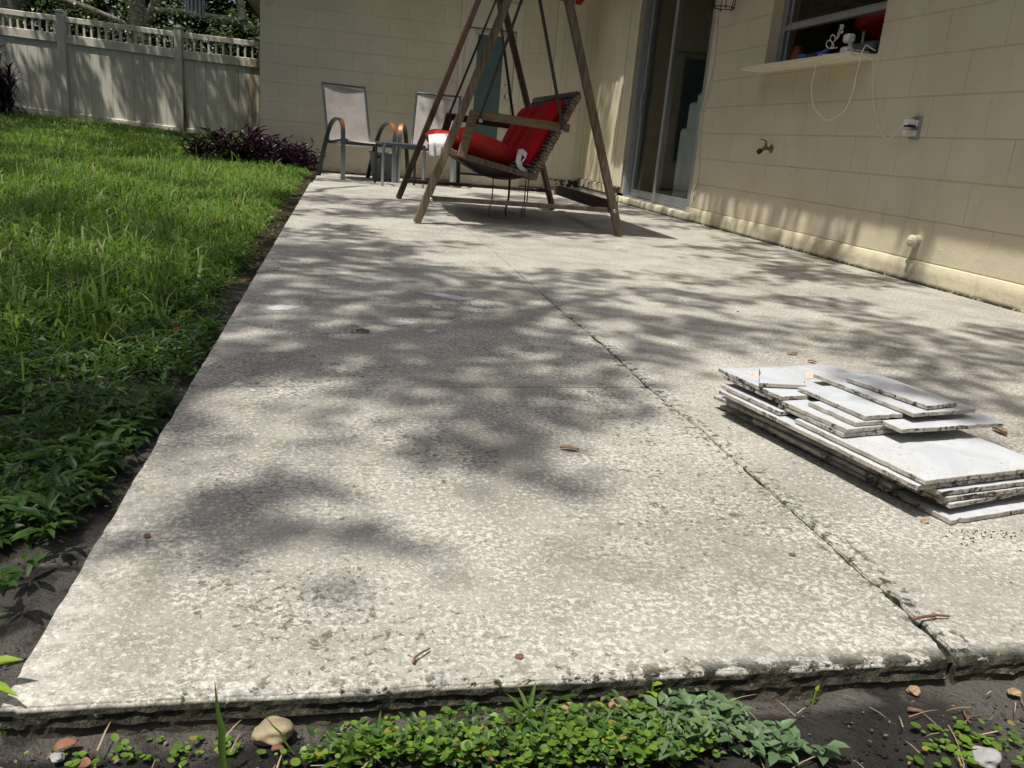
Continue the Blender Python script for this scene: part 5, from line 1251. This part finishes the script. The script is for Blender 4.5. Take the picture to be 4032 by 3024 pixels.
# ---- small weeds in front of the slab
FZ = -.030
def gpt(u, v, z=FZ): return onz(u, v, z)
def build_front():
    # carpet of small round leaves
    def carpet(name, label, blobs, n, size, mat, tv, tf, wr, hmax=.022, pitch=(-.35, .45)):
        Ts = []
        tot = sum(b[2] * b[3] for b in blobs)
        for (u, v, ru, rv) in blobs:
            k = int(n * ru * rv / tot); a = U(0, 6.28, k); q = np.sqrt(RNG.random(k))
            for i in range(k):
                p = gpt(u + ru * q[i] * math.cos(a[i]), v + rv * q[i] * math.sin(a[i]))
                if p[1] > .692: continue
                Ts.append((p[0], p[1], float(ground_h(p[0], p[1])) + U(.004, hmax)))
        T = np.array(Ts); k = len(T); L = size * (.45 + .95 * RNG.random(k) ** 1.3)
        tag(link(name, leaves_mesh(name, T, U(0, 6.28, k), U(*pitch, k), L, L * U(wr * .85, wr * 1.15, k), mat, tv, tf)), label, kind='stuff')
    carpet('ground_cover', 'bright green carpet of tiny round leaves in front of the slab', [(1620, 2960, 330, 70), (2000, 2930, 400, 80), (2350, 2900, 330, 95), (2150, 3010, 600, 50), (1420, 2990, 160, 55), (2600, 2960, 220, 70)], 1050, .0080, 'round_leaf', ROUND_V, ROUND_F, 1.0, .026)
    carpet('ground_cover', 'small pointed weed leaves mixed into the round leaf carpet', [(1620, 2960, 360, 75), (2000, 2930, 430, 85), (2350, 2900, 350, 100), (2150, 3010, 620, 55), (1400, 2990, 200, 60), (2600, 2960, 240, 80)], 800, .0100, 'weed_leaf', LEAF_V, LEAF_F, .55, .030, (-.2, .9))
    carpet('ground_cover', 'sparse round leaves on the dry ground at the right', [(3800, 2900, 230, 60), (3900, 2960, 140, 70), (3700, 2990, 150, 40)], 90, .0085, 'round_leaf', ROUND_V, ROUND_F, 1.0, .010)
    carpet('ground_cover', 'sparse small weeds on the bare ground at the left', [(700, 2960, 260, 60), (300, 3000, 220, 30), (1150, 2990, 160, 40)], 75, .0075, 'round_leaf', ROUND_V, ROUND_F, .9, .010)
    # oval leaved runners
    def sprig(label, u, v, n, L, az0, spreadv, mat, wr, h0=.010, cat='weed', group=None, pitch=(.02, .7)):
        p = gpt(u, v); g = float(ground_h(p[0], p[1])); r = tag(empty('weed', (p[0], p[1], g)), label, cat, group); inv = Matrix.Translation((-p[0], -p[1], -g))
        az = az0 + np.linspace(-spreadv, spreadv, n) + U(-.2, .2, n); Ln = L * U(.75, 1.15, n); tt = U(0, 1, n)
        T = np.stack([p[0] + U(-.003, .003, n), p[1] + U(-.003, .003, n), g + h0 * (.3 + tt)], 1)
        lf = link('foliage', leaves_mesh('foliage', T, az, U(*pitch, n), Ln, Ln * wr, mat), r); lf.matrix_parent_inverse = inv
        st = MB().tube([(p[0], p[1], g - .004), (p[0] + .001, p[1], g + h0 * 1.3)], .0012, 5).obj('stem', mat, r); st.matrix_parent_inverse = inv
        return r
    carpet('ground_cover', 'dense grey green oval leaves right of the round leaf carpet', [(2680, 2830, 150, 45), (2820, 2870, 150, 60), (2900, 2950, 200, 60), (2720, 2940, 160, 60), (3080, 2985, 150, 30), (2560, 2900, 120, 60)], 210, .0165, 'oval_leaf', LEAF_V, LEAF_F, .50, .030, (-.1, .6))
    ov = [(2690, 2790, 'topmost oval leaved weed, against the slab edge'), (2850, 2810, 'oval leaved weed with a long leaf pointing right'), (2560, 2860, 'oval leaved weed among the round leaves'), (2790, 2890, 'oval leaved weed in the middle of the patch'), (2930, 2880, 'oval leaved weed beside the dark bare soil'), (2730, 2960, 'oval leaved weed low in the patch'), (2960, 2960, 'oval leaved weed with pale veins, at the lower right'), (3120, 2960, 'runner of oval leaves reaching over the dark soil'), (3240, 3000, 'end of the oval leaved runner at the bottom edge'), (3050, 3010, 'oval leaved weed at the bottom edge'), (2640, 3015, 'oval leaved weed cut by the bottom edge')]
    for i, (u, v, lab) in enumerate(ov): sprig(lab, u, v, 8, .021, random.uniform(0, 6), 2.9, 'oval_leaf', .50, .014, group='oval leaved weeds in front of the slab')
    for u, v, lab in ((2070, 2870, 'broad bladed grass weed left of the round leaves'), (2120, 2960, 'bright narrow leaved weed in the middle of the carpet'), (2350, 2935, 'narrow leaved sprout with a dark lower leaf'), (2180, 2770, 'small narrow leaved sprout against the slab edge'), (1480, 3000, 'broad glossy blade weed at the bottom edge'), (1380, 3010, 'thin grass tuft at the bottom edge')):
        sprig(lab, u, v, 9, .034, 1.6, 2.6, 'grass_blade' if 'grass' in lab or 'blade ' in lab else 'weed_leaf', .16, .012, group='narrow leaved weeds in front of the slab', pitch=(.15, 1.1))
    sprig('two leaved lime seedling standing alone on dark soil', 3205, 2750, 2, .010, .2, 1.4, 'lime_leaf', .5, .012, 'seedling', pitch=(.9, 1.3))
    sprig('small lime sprout above the round leaves by the slab', 2560, 2760, 5, .011, .5, 2.6, 'lime_leaf', .8, .022, 'seedling')
    # single tall blades
    def blade(label, base, tip, w, mat='grass_blade'):
        a = gpt(*base); d = a[1] + .004; b = ony(*tip, d); mid = (a + b) / 2 + np.array((.002, 0, 0)); mb = MB(); P = np.array([a, (a * 2 + b) / 3, mid, (a + b * 2) / 3, b])
        side = np.array((1, .25, 0)); V = []; ws = [.7, 1, .95, .6, .04]
        for p, k in zip(P, ws): V += [p - side * w * k / 2, p + np.array((0, w * .25 * k, 0)), p + side * w * k / 2]
        mb.add(V, [(i * 3 + j, i * 3 + j + 1, i * 3 + j + 4, i * 3 + j + 3) for i in range(4) for j in range(2)], 0, True); tag(mb.obj('grass_blade', mat), label, 'grass blade', 'single blades in front of the slab')
    blade('tall grass blade standing up past the slab edge', (885, 3060), (845, 2680), .0062)
    blade('thin dark blade leaning left beside the stone', (1160, 2970), (1030, 2800), .0024)
    blade('broad upright blade at the bottom of the carpet', (1340, 3060), (1395, 2890), .0085)
    blade('short blade leaning out at the lower left edge', (5, 2900), (70, 2820), .004)
    # lime leaves reaching in at the left edge, out over the slab corner
    for (b, t, zb, zt, w, lab) in (((-150, 2665), (81, 2575), .012, .034, .016, 'upper lime green leaf reaching over the slab corner'), ((-160, 2700), (65, 2712), .006, .022, .014, 'lower lime green leaf reaching over the slab corner')):
        a, c = onz(*b, zb), onz(*t, zt); L = np.linalg.norm(c - a); az = math.atan2(-(c - a)[0], (c - a)[1]); me = leaves_mesh('leaf', a[None], np.array([az]), np.array([math.asin((zt - zb) / L)]), np.array([L]), np.array([w]), 'lime_leaf')
        tag(link('leaf', me), lab, 'leaf')
    # stones, dry leaves, twigs
    def stone(u, v, r, label, mat='stone', z=FZ, name='stone', flat=.7):
        p = onz(u, v, z); bm = bmesh.new(); bmesh.ops.create_icosphere(bm, subdivisions=4, radius=r)
        for w in bm.verts: k = 1 + .16 * math.sin(w.co.dot(Vector((1.3, .7, -.9))) / r * 1.6 + u) + .12 * math.sin(w.co.dot(Vector((-.6, 1.4, .8))) / r * 2.1 + v) + .07 * math.sin(w.co.dot(Vector((.9, -.8, 1.5))) / r * 3.3 + u * 2); k *= 1 + .10 * (fbm(np.array([w.co.x / r * 2.6 + u]), np.array([w.co.y / r * 2.6 + w.co.z / r * 1.9]), 9, 3)[0] - .5); w.co = Vector((w.co.x * k * 1.15, w.co.y * k, w.co.z * k * flat))
        me = bpy.data.meshes.new(name); bm.to_mesh(me); bm.free(); me.materials.append(MAT[mat]); o = link(name, me); o.location = (p[0], p[1], z + r * .45); tag(o, label, name); return o
    stone(1062, 2905, .016, 'tan lump of stone on the soil in front of the slab'); stone(1092, 2950, .0045, 'small brown pebble touching the tan stone', 'twig')
    stone(230, 2990, .005, 'pebble beside the red leaf at the lower left', 'pale_stone'); stone(2440, 2790, .009, 'brown seed pod lying by the slab edge', 'tan_leaf'); stone(2230, 2805, .009, 'pale broken pod at the foot of the slab', 'tan_leaf')
    stone(2870, 2722, .0022, 'tiny white snail shell by the foot of the slab', 'paint_spot'); stone(3595, 2727, .006, 'orange brown chip by the foot of the slab', 'tan_leaf'); stone(3990, 2735, .007, 'tan curled leaf scrap at the right edge', 'tan_leaf', flat=.4)
    stone(3640, 2058, .005, 'small orange pebble at the front corner of the tiles', 'tan_leaf', 0)
    stone(3865, 3005, .013, 'smooth pale grey stone at the lower right', 'pale_stone')
    for u, v, lab in ((2905, 1228, 'dark crumpled bit on the sunlit slab'), (3268, 1345 - 140, 'tiny dark speck on the slab near the wall'), (2500, 1456, 'small brown bit beside the long crack'), (2044, 2590, 'dark seed lying near the front of the slab'), (3118, 2188, 'dark flake on the slab near the long crack'), (580, 2115, 'dark crumb on the slab at the left')): stone(u, v, .004, lab, 'twig', 0, 'crumb', .5)
    def dry(label, a, b, w, z=0.0, mat='dry_leaf', curl=.25):
        p, q = onz(*a, z + .002), onz(*b, z + .006); L = np.linalg.norm(q - p); d = (q - p) / L; s = np.cross(d, (0, 0, 1)); s /= np.linalg.norm(s); g = []
        for t in np.linspace(0, 1, 9):
            hw = w * max(.04, math.sin(math.pi * min(1, t * .97 + .02)) ** .8) / 2
            g.append([p + d * L * t + s * hw * k + np.array((0, 0, curl * w * abs(k) ** 1.5 + .12 * w * math.sin(t * 5))) for k in (-1, -.5, 0, .5, 1)])
        mb = MB(); mb.grid(g); tag(mb.obj('dry_leaf', mat), label, 'leaf', 'dry leaves lying about')
    dry('red brown dry leaf near the middle of the slab', (1403, 1306), (1455, 1305), .020); dry('long brown dry leaf right of the middle of the slab', (2204, 1766), (2280, 1768), .014, mat='tan_leaf'); dry('tan curled dry leaf beside the tile stack', (3905, 1688), (3965, 1712), .017, mat='tan_leaf', curl=.5)
    dry('orange dry leaf on the soil at the lower left', (205, 2968), (308, 2912), .013, FZ); dry('pinkish dry leaf standing in the weeds', (690, 1330), (705, 1270), .018, -.02); dry('pinkish brown dry leaf at the grass edge', (950, 1120), (965, 1095), .018, -.02); dry('red dry leaf cut by the bottom edge', (300, 3024), (360, 3010), .013, FZ); dry('brown dry leaf in the round leaf carpet', (1930, 3010), (1945, 2965), .007, FZ + .01)
    for a, b, lab in (((3100, 1395), (3140, 1390), 'brown dry leaf lying left of the tile stack'), ((3180, 1424), (3215, 1424), 'small brown leaf behind the tile stack'), ((1060, 855), (1075, 858), 'dark leaf on the far left edge of the slab'), ((2000, 835), (2030, 842), 'dark leaf under the swing')): dry(lab, a, b, .018, mat='tan_leaf')
    def twig(label, pts, r, z=0.002):
        P = np.array([onz(*p, z + h) for *p, h in pts]); tag(MB().tube(P, np.linspace(r, r * .6, len(P)), 6).obj('twig', 'twig'), label, 'twig', 'twigs lying about')
    twig('bent red brown twig near the front of the slab', ((1628, 2612, .001), (1634, 2588, .003), (1655, 2572, .004), (1692, 2553, .002)), .0016)
    twig('stem with a thick end lying across the long crack', ((3592, 2437, .003), (3615, 2432, .006), (3640, 2428, .005), (3690, 2422, .004), (3738, 2426, .002)), .0023)
    twig('forked pale twig on dark soil at the right', ((3790, 2790, 0), (3800, 2815, .002), (3812, 2838, .002), (3822, 2848, .001)), .0014, FZ + .002); twig('straight thin twig on dark soil at the right', ((3810, 2822, .001), (3850, 2818, .002), (3905, 2816, .001)), .0010, FZ + .002)
    twig('brown knobbly twig on the dark soil', ((3578, 2794, 0), (3600, 2796, .003), (3632, 2800, .002)), .0030, FZ + .002); twig('pale stalk lying in the round leaves', ((2260, 2800, .004), (2300, 2830, .006), (2348, 2860, .004)), .0014, FZ + .004)
    m = 260; x = U(-.35, .95, m); y = U(.50, .685, m); s = U(.001, .0032, m); T = np.stack([x, y, ground_h(x, y) + .002], 1)
    V, F = spread(LEAF_V, LEAF_F, rot_az_pitch(U(0, 6.28, m), U(-.4, .4, m)), np.stack([s * 1.2, s * 2, s * 2], 1), T); tag(link('soil_crumbs', tri_mesh('soil_crumbs', V, F, 'litter')), 'pale crumbs and seed husks on the dark soil', kind='stuff')
    # clods and grit of the bare soil
    m = 9000; x = np.concatenate([U(-.45, 1.0, m // 2), U(-.62, -.31, m // 2)]); y = np.concatenate([U(.46, .692, m // 2), U(.6, 2.4, m // 2)]); s = .0010 + .0065 * RNG.random(m) ** 5
    T = np.stack([x, y, ground_h(x, y) + s * .1], 1); V, F = spread([(-.5, -.4, -.3), (.5, -.45, -.3), (.1, .6, -.3), (0, 0, .55), (-.35, .3, .2), (.4, .15, .25)], [(0, 1, 3), (1, 5, 3), (1, 2, 5), (5, 2, 3), (2, 4, 3), (2, 0, 4), (4, 0, 3)], rot_az_pitch(U(0, 6.28, m), U(-.3, .3, m)), np.stack([s, s * U(.7, 1.3, m), s * U(.6, 1, m)], 1), T)
    tag(link('soil_clods', tri_mesh('soil_clods', V, F, 'soil')), 'small clods and grit on the bare soil', kind='stuff')
    m = 150; x = U(-.3, .9, m); y = U(.50, .68, m); L = U(.012, .05, m); T = np.stack([x, y, ground_h(x, y) + U(.002, .012, m)], 1)
    V, F = spread(BLADE_V, BLADE_F, rot_az_pitch(U(0, 6.28, m), U(-.12, .2, m)), np.stack([U(.0008, .0018, m), L, L * .3], 1), T); tag(link('dead_grass', tri_mesh('dead_grass', V, F, 'straw')), 'bits of dead grass on the soil in front of the slab', kind='stuff')
    # patches of old white paint on the slab
    for poly in (((1040, 1215), (1085, 1200), (1160, 1202), (1185, 1208), (1130, 1222), (1080, 1222)), ((1640, 1150), (1700, 1150), (1800, 1165), (1870, 1178), (1800, 1182), (1720, 1166)), ((1500, 1265), (1560, 1258), (1640, 1270), (1600, 1280), (1530, 1280)), ((1660, 1300), (1710, 1296), (1730, 1305), (1690, 1312)), ((905, 1512), (935, 1502), (965, 1512), (940, 1520)), ((983, 1534), (996, 1531), (1005, 1536), (992, 1541)), ((1700, 1205), (1735, 1203), (1730, 1216), (1705, 1214))):
        P = [onz(*p, .0012)[:2] for p in poly]; P = np.array(P); Q = []
        for i in range(len(P)):
            a, b = P[i], P[(i + 1) % len(P)]
            for t in np.linspace(0, 1, 7)[:-1]: Q.append(a + (b - a) * t + (RNG.random(2) - .5) * .012)
        Q = np.array(Q); mb = MB(); mb.add([(p[0], p[1], .0014) for p in Q] + [(*Q.mean(0), .0018)], [(i, (i + 1) % len(Q), len(Q)) for i in range(len(Q))])
        o = mb.obj('paint_spot', 'paint_spot', bpy.data.objects['patio_slab'])
build_front()
bpy.context.view_layer.update()
